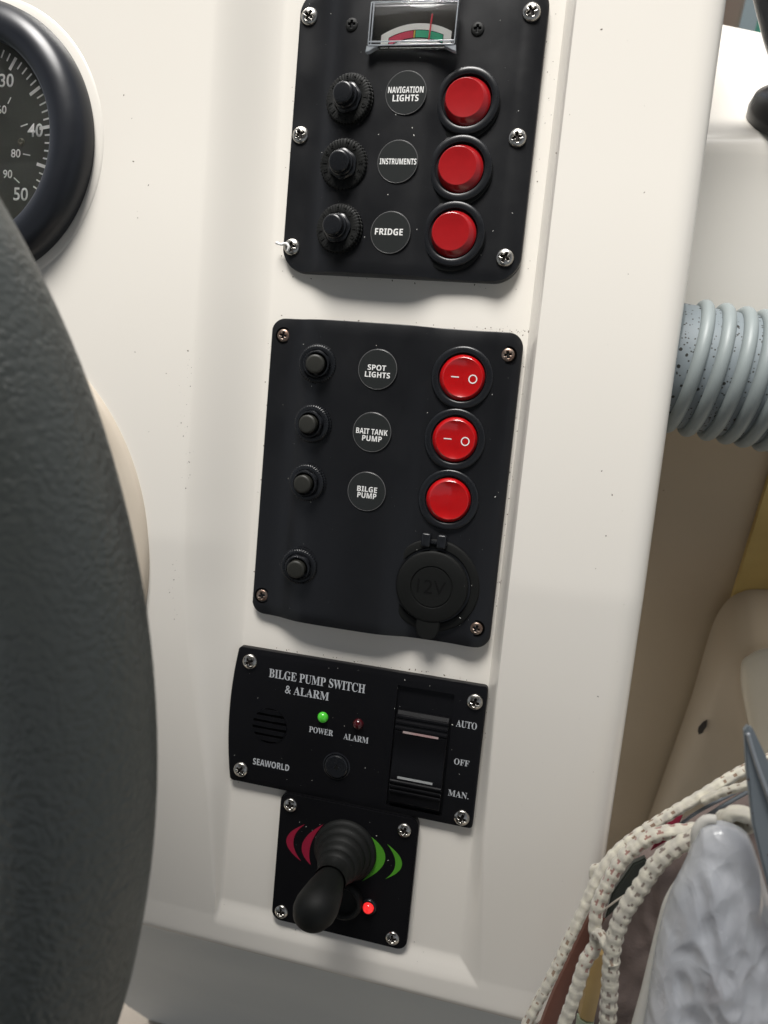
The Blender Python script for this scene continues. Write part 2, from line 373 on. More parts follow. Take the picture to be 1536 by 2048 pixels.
def ring_gear(r, z, teeth):
    return lambda rr, th, zz: rr * (1 + (0.018 * (1 if cos(teeth * th) > 0 else -1) if zz < z else 0))
def make_breaker(parent, x, y, z, slope, big):
    R = 8.9 if big else 7.3
    pr = [(R + .5, -.6), (R + .5, .25), (R + .2, .35), (R + .05, .3), (R, .6), (R, 1.5), (R - .4, 1.9), (5.6, 2.0), (5.4, 1.9)]
    rg = obj('circuit_breaker', lathe(pr, 180, mod=ring_gear(R, 1.7, 44)), RUBBER if big else BLK_GLOSS, parent, (x, y, z), (0, slope, random.uniform(0, 3)), smooth=35)
    if big: cp = [(5.5, 1.8), (5.4, 2.6), (4.9, 3.0), (4.6, 3.1), (4.5, 4.6), (4.2, 4.9), (3.9, 4.9)]
    else: cp = [(5.3, 1.8), (5.2, 3.6), (5.0, 3.9), (4.6, 4.0), (4.5, 3.9)]
    obj('collar', lathe(cp, 48, mod=(lambda r, th, z: r * (1 + (.035 * cos(6 * th) if z < 3.05 else 0))) if big else (lambda r, th, z: r * (1 + (.05 * cos(6 * th) if z < 3 else 0)))), BLK_GLOSS, rg, smooth=35)
    br = 3.9 if big else 3.6; top = 7.6 if big else 6.0
    obj('button', lathe([(br, 1.9), (br, top - .5), (br - .35, top - .1), (br - .9, top), (0, top - .15)], 48), BUTTON if not big else BLK_GLOSS, rg, smooth=40)
    if big:
        bm = bmesh.new()
        for i, ch in enumerate('PRESS TO RESET '):
            if ch == ' ': continue
            a = pi * .75 - i * 2 * pi / 15
            t = text_mesh(ch, 'sans', None, 1.7, 0.22); me = bpy.data.meshes.new('t')
            bmesh.ops.transform(t, matrix=Matrix.Translation((7.1 * cos(a), 7.1 * sin(a), 1.95)) @ Matrix.Rotation(a - pi / 2, 4, 'Z'), verts=t.verts[:])
            t.to_mesh(me); t.free(); bm.from_mesh(me); bpy.data.meshes.remove(me)
        obj('lettering', bm, RUBBER, rg)
    return rg
def make_label(parent, x, y, z, slope, lines, m=None):
    d = obj('label_disc', lathe([(7.7, -.5), (7.7, .35), (7.45, .5), (0, .5)], 72), DISC, parent, (x, y, z), (0, slope, 0), smooth=30)
    obj('rim', lathe([(7.78, .2), (7.78, .42), (7.66, .50), (7.55, .42)], 72), RIMC, d, smooth=180)
    for s, w, h, yy, xx in lines: text(s, d, (xx, yy, .5), WHITE, w * .97, h * .93, 'sans')
    return d
def make_rocker(parent, x, y, z, style, marks=False):
    base = 0.8 if style == 'top' else 0.0
    pr = [(11.9, -2), (11.9, base + .6), (11.7, base + .9), (11.3, base + 1.1), (9.7, base + 1.25), (9.3, base + 1.0), (9.0, base - .1), (8.9, base - 1.6)]
    sw = obj('rocker_switch', lathe(pr, 96), BLK_GLOSS, parent, (x, y, z), smooth=40)
    if style == 'top':
        obj('shade_collar', lathe([(12.9, -3), (12.9, .5), (12.6, .7), (11.0, .7)], 96), RUBBER, sw, (-0.8, -0.7, 0), smooth=40)  # black ring added off-centre as the shadow crescent at lower left
        prof = [(8.6, -1.5), (8.6, .7), (8.4, 1.0), (7.0, 3.0), (6.8, 3.1), (0, 2.5)]
        off = lambda zz: ((-.75) * min(1, max(0, (zz - .6) / 2.4)), 0.35 * min(1, max(0, (zz - .6) / 2.4)))
        tz = lambda v: v
        bm = bmesh.new(); rings = []
        for i, (r, zz) in enumerate(prof):
            cx, cy = (off(zz) if i < 5 else off(3))
            if r == 0: rings.append([bm.verts.new((cx, cy, zz))]); continue
            rings.append([bm.verts.new((cx + r * cos(t), cy + r * sin(t), zz - (0.07 * r * cos(t) if i >= 3 else 0))) for t in [2 * pi * k / 72 for k in range(72)]])
        for A, B in zip(rings, rings[1:]):
            for k in range(72):
                f = [A[k % len(A)], A[(k + 1) % 72 % len(A)], B[(k + 1) % 72 % len(B)], B[k % len(B)]]; f = [q for i2, q in enumerate(f) if q not in f[:i2]]
                bm.faces.new(f)
        rk = obj('rocker', bm, RED, sw, smooth=24)
    else:
        bm = bmesh.new(); rs = [8.75, 8.75, 8.5, 7.6, 7.4, 7.2, 6, 4.5, 3, 1.5, 0]
        rings = []
        for i, r in enumerate(rs):
            ring = []
            for k in range(72 if r else 1):
                t = 2 * pi * k / 72; X = r * cos(t) + (.4 if i > 2 else 0); Y = r * sin(t)
                zz = [-1.5, .3, .8, 1.9, 2.0][i] if i < 5 else 1.95 - 0.9 * (1 - (min(1, abs(X - .2) / 7.2)) ** 1.3) * (1 - (r / 7.3) ** 4)
                if i >= 1: zz += 0.03 * X * (1 if marks else 0)
                ring.append(bm.verts.new((X, Y, zz)))
            rings.append(ring)
        for A, B in zip(rings, rings[1:]):
            for k in range(72):
                f = [A[k % len(A)], A[(k + 1) % len(A)], B[(k + 1) % len(B)], B[k % len(B)]]; f = [q for i2, q in enumerate(f) if q not in f[:i2]]
                if len(f) > 2: bm.faces.new(f)
        rk = obj('rocker', bm, RED2, sw, smooth=28)
        if marks:
            def onface(b_):
                for v in b_.verts:
                    r_ = sqrt((v.co.x - .4) ** 2 + v.co.y ** 2)
                    v.co.z += 1.95 - 0.9 * (1 - (min(1, abs(v.co.x - .2) / 7.2)) ** 1.3) * (1 - min(1, r_ / 7.3) ** 4) + .03 * v.co.x + .02
                return b_
            mm = bmesh.new()
            for q_ in range(4): box(.75, .38, .08, (-3.7 + .74 * q_, 0.05, .03), bm=mm)
            obj('line_mark', onface(mm), WHITE, rk)
            c = lathe([(1.7, 0), (1.7, .08), (1.3, .08), (1.3, 0)], 40, c=(4.3, -.35)); obj('circle_mark', onface(c), WHITE, rk)
    return sw

# upper panel
UP_W, UP_H = 94.4, 106.0; UPC = (-3.4, 144.8)
up = root('switch_panel', 'upper black wavy switch panel holding the battery meter and three red rocker switches', 'switch panel', (*UPC, 0.0), group='wavy black switch panels')
obj('faceplate', wavy_plate(UP_W, UP_H, 10, 2.6), BLK, up, smooth=40)
def L(u, v, c): return (u - c[0], v - c[1])
def zt(w, base=2.6, amp=1.0): return lambda x: base + amp * wave(x / w + .5) - .1
place_screws(SCREW, [L(u, v, UPC) for u, v in [(-46.6, 187.3), (37.8, 186.0), (-46.6, 143.9), (37.6, 143.1), (-46.7, 101.5), (37.8, 100.6)]], up, zt(UP_W))
def slope_at(x, w): return -math.atan((wave((x + 1) / w + .5) - wave((x - 1) / w + .5)) / 2)
for u, v in [(-26.4, 155.1), (-26.5, 131.5), (-26.3, 107.9)]:
    x, y = L(u, v, UPC); make_breaker(up, x, y, 2.6 + 4.7, -.12, True)
for (u, v), ls in zip([(-4.8, 157.4), (-5.6, 133.0), (-5.9, 107.3)],
    [[('NAVIGATION', 13.9, 2.4, 1.0, -.1), ('LIGHTS', 10.2, 2.5, -1.9, .1)], [('INSTRUMENTS', 14.6, 2.3, 0.0, .2)], [('FRIDGE', 11.2, 2.6, 0.2, -.6)]]):
    x, y = L(u, v, UPC); make_label(up, x, y, zt(UP_W)(x), -.03, ls)
for u, v in [(17.9, 155.7), (17.8, 131.9), (17.7, 108.3)]:
    x, y = L(u, v, UPC); make_rocker(up, x, y, 4.2, 'top')
# black heat-staked screws either side of the meter
bs = screw_mesh(2.5, .9, 1.4, .5, .8); bs.materials.clear(); bs.materials.append(RUBBER); bs.materials.append(BLK_DEEP)
for u, v in [(-28.0, 181.8), (18.9, 181.0)]:
    x, y = L(u, v, UPC); obj('screw', bs, [RUBBER, BLK_DEEP], up, (x, y, zt(UP_W)(x)), label='small black plastic screw beside the meter')
# battery meter
mc = L(-4.0, 180.2, UPC); mz = 7.3
meter = obj('voltage_meter', box(32.0, 15.0, .8, (0, 0, .2)), mat('meter_backing', (0.030, 0.028, 0.022), 0.5), up, (mc[0], mc[1], mz))
def arc_band(cx, cy, r0, r1, x0, x1, z, th=0.12, n=30, floor=-99):
    pts = []
    for k in range(n + 1):
        x = x0 + (x1 - x0) * k / n; pts.append((x, cy + sqrt(max(0, r1 * r1 - (x - cx) ** 2))))
    for k in range(n, -1, -1):
        x = x0 + (x1 - x0) * k / n; pts.append((x, max(floor, cy + sqrt(max(0, r0 * r0 - (x - cx) ** 2)))))
    return prism(pts, z, z + th)
cxm, cym = -2.0 + 4.0, 154.5 - 180.2
obj('dial', arc_band(cxm, cym, 17.2, 26.8, -12, 14.2, .62, floor=-6.9), mat('meter_dial_white', (.72, .72, .68), .45), meter)
obj('red_band', arc_band(cxm, cym, 21.9, 24.3, -8.9, .1, .78), mat('meter_red', (.55, .03, .08), .5), meter)
obj('yellow_band', arc_band(cxm, cym, 21.9, 24.3, .2, .8, .78, n=4), mat('meter_yellow', (.6, .42, .05), .5), meter)
obj('green_band', arc_band(cxm, cym, 21.9, 24.3, .9, 11.2, .78), mat('meter_green', (.02, .36, .19), .5), meter)
ol = bmesh.new()
arc_band(cxm, cym, 24.3, 24.55, -9.1, 11.4, .78) .to_mesh(_t := bpy.data.meshes.new('t')); ol.from_mesh(_t)
arc_band(cxm, cym, 21.6, 21.9, -9.1, 11.4, .78).to_mesh(_t := bpy.data.meshes.new('t')); ol.from_mesh(_t)
for xx in (-9.1, .1, .8, 11.2): box(.22, 2.6, .12, (xx + .05, cym + sqrt(23.1 ** 2 - (xx - cxm) ** 2), .84), bm=ol)
for k in range(7): box(.9, .3, .12, (-4.5 + 2.1 * k, cym + sqrt(19.6 ** 2 - (-4.5 + 2.1 * k - cxm) ** 2), .84), bm=ol)
obj('scale_outline', ol, BLK_DEEP, meter)
nd = obj('needle', box(.55, 9.4, .35, (0, 0, 0), .1), mat('meter_needle_red', (.6, .03, .05), .4), meter, (6.4, -.9, 1.6), (0, 0, -.05))
# clear cover: hollow box with proud rim bars
cv = box(33.4, 16.2, 3.2, (0, 0, 1.95), .7, 3)
inn = box(31.6, 14.4, 2.3, (0, 0, 1.75), .3, 2); 
for f in inn.faces: f.normal_flip()
inn.to_mesh(_t := bpy.data.meshes.new('t')); cv.from_mesh(_t)
obj('clear_cover', cv, CLEAR, meter, smooth=30)
rb = bmesh.new()
for yy in (7.2, -6.3, -7.5): box(32.0, .5, .5, (0, yy, 3.65), .2, 2, bm=rb)
for xx in (-16.0, -15.0, 16.0): box(.45, 14.6, .5, (xx, 0, 3.65), .2, 2, bm=rb)
for sx in (-1, 1): prism([(sx * 16.6, -7.6), (sx * 12.4, -7.9), (sx * 15.6, -9.6), (sx * 16.8, -9.8)], 1.6, 3.6, .2, bm=rb)
obj('cover_rim', rb, mat('clear_plastic_edge', (.62, .66, .70), .08, trans=.55, ior=1.46), meter, smooth=40)

# middle panel
MW, MH = 100.8, 122.6; MC = (-2.3, 12.4)
mid = root('switch_panel', 'middle black wavy switch panel with a round capped 12V socket at its lower right', 'switch panel', (*MC, 0.0), group='wavy black switch panels')
obj('faceplate', wavy_plate(MW, MH, 5.5, 2.6), BLK, mid, smooth=40)
place_screws(SCREW_S, [L(u, v, MC) for u, v in [(-47.5, 66.9), (42.9, 65.4), (-48.4, -41.0), (42.4, -41.0)]], mid, zt(MW), label='small countersunk screw going rusty')
ws = bmesh.new()
for u, v in [(-47.5, 66.9), (42.9, 65.4), (-48.4, -41.0), (42.4, -41.0)]:
    x, y = L(u, v, MC); o = obj('screw_seat', lathe([(3.3, -.4), (3.3, .16), (2.9, .16), (2.5, -.2)], 40), BLK_DEEP, mid, (x, y, zt(MW)(x) + .05), smooth=40)
for u, v in [(-30.6, 56.3), (-30.7, 32.7), (-30.9, 9.1), (-31.5, -25.3)]:
    x, y = L(u, v, MC); make_breaker(mid, x, y, 2.6 + 4.4, -.12, False)
for (u, v), ls in zip([(-6.1, 56.0), (-6.1, 31.7), (-6.1, 8.3)],
    [[('SPOT', 7.6, 2.3, .6, -.3), ('LIGHTS', 10.4, 2.3, -2.1, .2)], [('BAIT TANK', 13.2, 2.3, .2, 0), ('PUMP', 8.2, 2.3, -2.5, .3)], [('BILGE', 8.4, 2.3, .9, .2), ('PUMP', 8.0, 2.3, -1.6, .3)]]):
    x, y = L(u, v, MC); make_label(mid, x, y, zt(MW)(x), -.03, ls)
for i, (u, v) in enumerate([(26.5, 55.6), (26.1, 31.9), (26.1, 8.3)]):
    x, y = L(u, v, MC); make_rocker(mid, x, y, 2.6 + 1.6, 'mid', i < 2)
# 12V socket
x, y = L(23.4, -26.4, MC)
sk = obj('socket', lathe([(18.6, -2), (18.6, .5), (18.2, 1.0), (17.4, 1.2), (15.4, 1.2), (15.0, .8)], 96), RUBBER, mid, (x, y, 4.4), smooth=35)
lid = obj('lid', lathe([(14.2, .6), (14.2, 2.8), (13.8, 3.3), (13.2, 3.5), (8.5, 3.55), (8.3, 3.15), (8.0, 3.15), (7.85, 3.4), (0, 3.4)], 96), RUBBER, sk, smooth=30)
obj('socket_floor', lathe([(15.4, .7), (0, .7)], 48), BLK_GLOSS, sk)
text('12V', sk, (0, .1, 3.38), mat('moulded_mark', (.0035, .0035, .0035), .6, spec=.2), 11.4, 5.6, 'plain', ext=.12)
hb = bmesh.new()
for sx in (-1, 1): box(3.7, 5.6, 3.2, (sx * 3.1 - 1.0, 18.2, 2.0), .8, 3, bm=hb)
box(10.5, 1.6, 1.6, (-1.0, 17.6, 1.4), .5, 2, bm=hb)
obj('hinge', hb, BLK_GLOSS, sk, smooth=40)
tabp = [(-4.8, -12.5), (4.8, -12.5), (4.6, -17.5), (3.6, -20.2), (1.8, -21.4), (-1.8, -21.4), (-3.6, -20.2), (-4.6, -17.5)]
obj('lift_tab', prism(tabp, 1.2, 3.0, .4), RUBBER, sk, smooth=40)
# tiny dust crumbs on the panel
def crumbs(parent, n, xr, yr, zf, smin=.12, smax=.4, m=None):
    b = bmesh.new()
    for _ in range(n):
        x, y, s = random.uniform(*xr), random.uniform(*yr), random.uniform(smin, smax) * random.random() ** .5
        r = bmesh.ops.create_icosphere(b, subdivisions=1, radius=s); R = Matrix.Rotation(random.random() * 6, 4, 'Z') @ Matrix.Diagonal((random.uniform(.5, 1.8), .7, .5, 1))
        for v in r['verts']: v.co = (R @ v.co) + Vector((x, y, zf(x)))
    o = obj('dust_crumbs', b, m or CR, parent); o['kind'] = 'stuff'
CR = mat('pale_salt_crumb', (.6, .6, .56), .6)
crumbs(up, 90, (-45, 45), (-50, 50), lambda x: zt(UP_W)(x) + .05, .08, .34)
crumbs(mid, 80, (-48, 48), (-58, 58), lambda x: zt(MW)(x) + .05, .08, .32)
crumbs(sk, 14, (-16, 16), (-14, 14), lambda x: 1.3, .2, .4)

b = bmesh.new()
def speck(u, v, s_):
    q = bmesh.ops.create_icosphere(b, subdivisions=1, radius=s_); Rm = Matrix.Rotation(random.random() * 6, 4, 'Z') @ Matrix.Diagonal((random.uniform(.6, 1.9), .8, .35, 1))
    for vv in q['verts']: vv.co = (Rm @ vv.co) + Vector((u, v, surf(u, v)))
for (u0, v0, u1, v1, n_, sp_) in [(-52.7, 74.5, 48.1, 74.5, 26, .8), (30, 74.8, 49.5, 74.6, 40, .7), (49, 74, 49.0, -48, 36, .6), (-53.6, 70, -53.6, -48, 34, .7), (-51.3, 190, -51.4, 92, 26, .6), (-50, 91, 44, 90.5, 14, .8),
        (46, 190, 46.5, 92, 22, 1.2), (-57, -63.8, 49.6, -63.8, 44, .6), (-58.4, -66, -58.5, -125, 14, .8), (-57, -126, -36, -126, 22, .8), (50.4, -64, 50.4, -124, 12, .6), (-84, 60, -80, 0, 34, 1.6), (-84, -30, -84, -60, 12, 1.2), (-60, -185, 55, -186, 12, 2.5), (-118, 160, -92, -60, 18, 12), (60, 180, 98, -150, 22, 12)]:
    for _ in range(n_):
        t = random.random(); speck(u0 + (u1 - u0) * t + random.gauss(0, sp_), v0 + (v1 - v0) * t + random.gauss(0, sp_), .08 + .26 * random.random() ** 2.5)
o = obj('dirt_specks', b, mat('dark_brown_dirt', (.10, .07, .05), .8), console); o['kind'] = 'stuff'
pf = obj('paint_smear', sweep(catmull([(-6.5, 1.2, 1.0), (-4, .6, 1.2), (-2, .9, 1.9), (-.5, -.5, 2.2), (-1.2, -2.2, 1.6)], .4), lambda i, s, th: .55 + .3 * noise.noise(Vector((s, th, 0))), 8), WHITE, up, (*L(-46.7, 101.5, UPC), 2.7), smooth=180)
# ------------------------------------------------------------------ bilge pump panel
BW, BH = 106.6, 60.6; BC = (-3.8, -94.8)
bil = root('alarm_panel', 'black bilge pump switch and alarm panel with a rocker, green light and speaker slots', 'switch panel', (*BC, 0.0))
OPEN = (13.1 - BC[0], 36.5 - BC[0], -120.1 - BC[1], -72.1 - BC[1])
obj('faceplate', wavy_plate(BW, BH, 1.6, 2.6, amp=0.0, hole=OPEN, bulge=2.6), BLK_FLAT, bil, smooth=40)
place_screws(SCREW, [L(u, v, BC) for u, v in [(-51.7, -70.5), (44.9, -71.5), (-52.3, -119.4), (44.8, -121.0)]], bil, 2.5)
def bt(s, u0, u1, v, h, m=GREYP, style='serif'):
    text(s, bil, ((u0 + u1) / 2 - BC[0], v - BC[1], 2.62), m, u1 - u0, h, style)
bt('BILGE PUMP SWITCH', -42.7, -0.4, -74.0, 3.9); bt('& ALARM', -35.0, -15.6, -79.9, 3.6)
bt('POWER', -23.0, -12.4, -95.5, 2.6); bt('ALARM', -7.8, 3.0, -95.8, 2.6)
bt('AUTO', 38.4, 46.8, -81.6, 2.9); bt('OFF', 39.2, 45.4, -97.7, 2.6); bt('MAN.', 38.2, 46.6, -111.4, 2.7)
text('SEAWORLD', bil, (-38.7 - BC[0], -114.5 - BC[1], 2.62), GREYP, 16.6, 2.9, 'sans')
rx0, ry0 = (OPEN[0] + OPEN[1]) / 2, (OPEN[2] + OPEN[3]) / 2
well = box(OPEN[1] - OPEN[0] + 4, OPEN[3] - OPEN[2] + 4, .9, (0, 0, .6))
rkf = obj('rocker_frame', well, BLK_FLAT, bil, (rx0, ry0, 0))
# rocker section (distance up from the bottom of the opening, height)
sec = [(.4, .6), (.4, 3.2), (1.0, 3.7), (5.4, 4.3), (5.7, 5.0), (6.3, 5.0), (6.6, 4.4), (7.6, 4.6), (7.9, 5.3), (8.5, 5.3), (8.8, 4.7), (9.8, 4.9), (10.1, 5.6), (10.7, 5.6), (11.0, 5.1), (13.4, 5.3),
       (16, 4.7), (20, 4.2), (24, 4.0), (28, 4.2), (31.6, 4.7), (32.4, 4.4), (32.7, 5.0), (33.4, 5.0), (33.7, 4.1), (34.7, 3.9), (35.0, 4.5), (35.7, 4.5), (36.0, 3.5), (37.0, 3.3), (37.3, 3.8), (38.0, 3.8), (38.3, 2.6), (39.6, 1.8), (39.6, .6)]
b = bmesh.new(); rows = []
for sx in (-1, -.97, .97, 1):
    rows.append([b.verts.new((sx * 10.9, q - 24, z - (0.5 if abs(sx) == 1 and z > 1 else 0))) for q, z in sec])
for r0, r1 in zip(rows, rows[1:]):
    for i in range(len(sec) - 1): b.faces.new((r0[i], r0[i + 1], r1[i + 1], r1[i]))
b.faces.new(rows[0]); b.faces.new(rows[-1][::-1]); fix(b)
rk = obj('rocker', b, BLK_FLAT, rkf, (0, 0, .3), smooth=25)
obj('upper_line', box(14.6, .9, .12, (0, 31.9 - 24 - .1, 4.78)), mat('worn_white_line', (.42, .41, .39), .5, tint=(.4, .2, .2), tint_scale=120), rk)
obj('lower_line', box(14.6, .95, .12, (-.4, 12.4 - 24, 5.27)), mat('grey_line', (.35, .36, .36), .5), rk)
for u, v, nm, m in [(-17.4, -89.2, 'green_light', mat('green_led', (.06, .45, .03), .18, coat=.6, emit=(.10, .9, .05), estr=.08)), (-2.0, -89.4, 'red_light', mat('unlit_red_led', (.05, .004, .006), .15, coat=.6))]:
    obj(nm, lathe([(2.3, -.3), (2.25, .5), (1.9, 1.3), (1.2, 1.85), (0, 2.1)], 32), m, bil, (*L(u, v, BC), 2.6), smooth=180)
bb = obj('push_button', lathe([(5.9, -.3), (5.9, .3), (5.5, .45), (5.2, .1), (5.0, .1), (4.9, .9), (4.5, 1.2), (0, 1.25)], 64), BLK_GLOSS, bil, (*L(-9.6, -109.4, BC), 2.6), smooth=35)
text('4', bb, (0, 0, 1.2), RUBBER, 1.8, 3.2, 'plain', ext=.12)
gx, gy = L(-40.7, -97.4, BC)
gr = obj('speaker_grille', lathe([(7.7, -.2), (7.7, .10), (0, .10)], 64), BLK_DEEP, bil, (gx, gy, 2.6))  # black disc stands in for the unlit depth behind the slots
for k in range(5):
    y0 = -6.6 + 3.0 * k; y1 = y0 + 1.75
    hw = lambda yy: sqrt(max(0, 7.8 ** 2 - yy * yy))
    poly = [(-hw(y0), y0), (0, y0 - .25), (hw(y0), y0), (hw(y1), y1), (0, y1 + .1), (-hw(y1), y1)]
    obj('slat', prism(poly, -.1, .45, .12), BLK_FLAT, gr)
crumbs(bil, 60, (-52, 50), (-29, 29), lambda x: 2.65, .06, .28)

# ------------------------------------------------------------------ joystick panel
JW, JH = 60.6, 59.6; JC = (-2.6, -154.9)
joy = root('joystick_panel', 'small square black panel with a rubber joystick between red and green crescents', 'control panel', (*JC, 0.0))
rr = []
for cx, cy, a0 in [(1, 1, 0), (-1, 1, 90), (-1, -1, 180), (1, -1, 270)]:
    for k in range(9):
        a = radians(a0 + 90 * k / 8); rr.append((cx * (JW / 2 - 4.2) + 4.2 * cos(a), cy * (JH / 2 - 4.2) + 4.2 * sin(a)))
obj('faceplate', prism(rr, -.5, 3.4, .5), BLK_FLAT, joy, smooth=40)
place_screws(SCREW_P, [L(u, v, JC) for u, v in [(-28.2, -130.4), (21.9, -131.1), (-28.4, -180.1), (21.6, -180.0)]], joy, 3.3)
def crescent(tip1, tip2, outer, inner, n=18):
    def qb(a, c, m_):     # quadratic through a, belly m, c
        ctl = (2 * m_[0] - (a[0] + c[0]) / 2, 2 * m_[1] - (a[1] + c[1]) / 2)
        return [((1 - t) ** 2 * a[0] + 2 * t * (1 - t) * ctl[0] + t * t * c[0], (1 - t) ** 2 * a[1] + 2 * t * (1 - t) * ctl[1] + t * t * c[1]) for t in [k / n for k in range(n + 1)]]
    o_ = qb(tip1, tip2, outer); i_ = qb(tip2, tip1, inner)
    return prism([L(*p, JC) for p in o_ + i_[1:-1]], 3.38, 3.5)
for t1, t2, ou, inn_, m, nm in [((-21.1, -137.8), (-21.4, -154.8), (-28.8, -146.7), (-25.6, -146.3), DECAL_RED, 'red_crescent'), ((-13.0, -136.0), (-17.0, -155.5), (-21.5, -146.8), (-17.7, -146.2), DECAL_RED, 'red_crescent'),
                              ((6.9, -136.4), (6.0, -157.7), (15.1, -145.6), (11.3, -146.2), DECAL_GREEN, 'green_crescent'), ((15.4, -138.8), (16.1, -154.2), (22.4, -146.2), (19.6, -146.6), DECAL_GREEN, 'green_crescent')]:
    obj(nm, crescent(t1, t2, ou, inn_), m, joy)
bx_, by_ = L(-2.4, -145.4, JC)
boot = obj('rubber_boot', lathe([(13.6, 3.3), (13.6, 4.6), (13.0, 5.4), (12.0, 5.8), (11.9, 7.2), (11.2, 8.3), (10.2, 8.8), (10.2, 10.8), (9.3, 12.0), (9.0, 12.4), (9.0, 14.6), (8.2, 15.8), (7.6, 16.2), (7.6, 18.4), (6.9, 19.4), (6.6, 19.8), (6.5, 26)], 64), RUBBER, joy, (bx_, by_, 0), smooth=50)
knob = lathe([(5.4, 22), (5.6, 25), (6.3, 28), (7.3, 32), (8.2, 36.5), (8.7, 40.5), (8.5, 43.6), (7.4, 46.6), (5.4, 48.8), (2.7, 49.9), (0, 50.2)], 64,
             off=lambda z: (-.03 * (z - 22), -.05 * (z - 22)), mod=lambda r, th, z: r * (1 - .10 * sin(th - .5) ** 2 * min(1, max(0, (z - 28) / 8))))
obj('knob', knob, RUBBER, boot, smooth=180)
jx, jy = L(-.9, -167.6, JC)
cap = obj('rubber_cap', lathe([(8.4, 3.2), (8.4, 5.0), (7.8, 6.2), (6.9, 6.6), (6.2, 6.1), (5.9, 4.4), (0, 4.2)], 56), RUBBER, joy, (jx, jy, 0), smooth=50)
lx, ly = L(10.1, -168.3, JC)
bz = obj('light_bezel', lathe([(3.5, 3.3), (3.4, 4.0), (2.9, 4.5), (2.45, 4.4), (2.4, 3.6)], 48), BLK_GLOSS, joy, (lx, ly, 0), smooth=60)
obj('red_light', lathe([(2.35, 3.6), (2.3, 4.8), (1.9, 5.7), (1.1, 6.3), (0, 6.5)], 48), mat('glowing_red_led', (.7, .02, .02), .2, coat=.5, emit=(1.0, .03, .03), estr=.7), bz, smooth=180)
crumbs(joy, 40, (-22, 22), (6, 20), lambda x: 3.45, .06, .28)

# ------------------------------------------------------------------ speedometer
SPC = (-184.2, 134.8)
FACE = mat('gauge_face', (.055, .058, .050), .42, specks=[(700, .05, .05, DUST, 60, .52)])
spd = root('speedometer', 'round boat speedometer with fat black bezel and white numerals 30 to 50', 'gauge', (*SPC, 12.6))
obj('mounting_pad', lathe([(59.6, -.8), (58.9, .3), (57.6, .75), (54, .8), (50, .8)], 160), GEL, spd, smooth=60)
obj('bezel', lathe([(54.8, 1.0), (55.0, 3.0), (54.2, 7.0), (51.5, 10.0), (47.5, 11.6), (44.0, 11.4), (41.6, 10.4), (40.6, 9.4), (40.3, 8.6), (40.2, 4.6)], 160), mat('satin_black_bezel', (.014, .016, .021), .33, rvar=.05, noise_amt=.2), spd, smooth=180)
obj('face', lathe([(41.8, 5.0), (0, 5.0)], 96), FACE, spd)
def ga(a, r): return (r * cos(a), r * sin(a))
NUM_R = 30.0
tk = bmesh.new()
def tick(r0, r1, ang, wd, bm):
    p = Vector((cos(ang), sin(ang))); q = Vector((-p.y, p.x)) * wd / 2
    vs = [bm.verts.new((*(p * r + q * s), z)) for z in (5.02, 5.12) for r, s in ((r0, -1), (r1, -1), (r1, 1), (r0, 1))]
    for f in ((4, 5, 6, 7), (0, 1, 5, 4), (1, 2, 6, 5), (2, 3, 7, 6), (3, 0, 4, 7)): bm.faces.new([vs[i] for i in f])
a30, a40, a50 = atan2(169.6 - 134.8, -170.0 + 184.2), atan2(157.0 - 134.8, -156.9 + 184.2), 0
a40 = radians(33.5); dA = radians(24.3)
for k in range(-30, 14):
    a = a40 - k * dA / 5.0
    if k % 5 == 0: tick(32.6, 38.0, a, 1.25, tk)
    else: tick(34.8, 38.0, a, .6, tk)
obj('outer_ticks', tk, WHITE, spd)['kind'] = 'stuff'
tk = bmesh.new()
for (x0, y0), (x1, y1) in [((-171.6, 151.6), (-170.2, 154.1)), ((-165.1, 142.7), (-161.9, 143.7)), ((-163.6, 131.9), (-160.2, 131.4)), ((-167.6, 122.4), (-164.9, 120.4))]:
    x0, x1 = (61.8 + (q - 61.8) * .981 for q in (x0, x1)); y0, y1 = (36.3 + (q - 36.3) * .981 for q in (y0, y1)); d = Vector((x1 - x0, y1 - y0)); n_ = Vector((-d.y, d.x)).normalized() * .22
    P = [Vector((x0 - SPC[0], y0 - SPC[1])) - n_, Vector((x1 - SPC[0], y1 - SPC[1])) - n_, Vector((x1 - SPC[0], y1 - SPC[1])) + n_, Vector((x0 - SPC[0], y0 - SPC[1])) + n_]
    prism([tuple(p) for p in P], 5.02, 5.12, bm=tk)
obj('inner_ticks', tk, WHITE, spd)
for s, u, v, h in [('30', -172.6, 160.7, 5.2), ('40', -158.2, 141.3, 5.2), ('50', -164.1, 115.9, 5.2), ('60', -174.4, 149.3, 3.3), ('80', -167.1, 132.1, 3.3), ('90', -170.7, 123.8, 3.3), ('20', -190, 166, 5.2)]:
    text(s, spd, (61.8 + (u - 61.8) * .981 - SPC[0], 36.3 + (v - 36.3) * .981 - SPC[1], 5.02), WHITE, None, h, 'plain', thick=.012)
obj('glass', lathe([(40.2, 8.0), (0, 8.0), (0, 8.8), (40.2, 8.8)], 96), GLASS, spd)
o = obj('face_screw', screw_mesh(1.6, .7, .9, .35, .5), [STEEL_RUST, GRIME], spd, (-160.3 - SPC[0], 134.6 - SPC[1], 5.0)); o.data.materials.clear(); o.data.materials.append(mat('olive_screw', (.10, .095, .07), .5)); o.data.materials.append(GRIME)

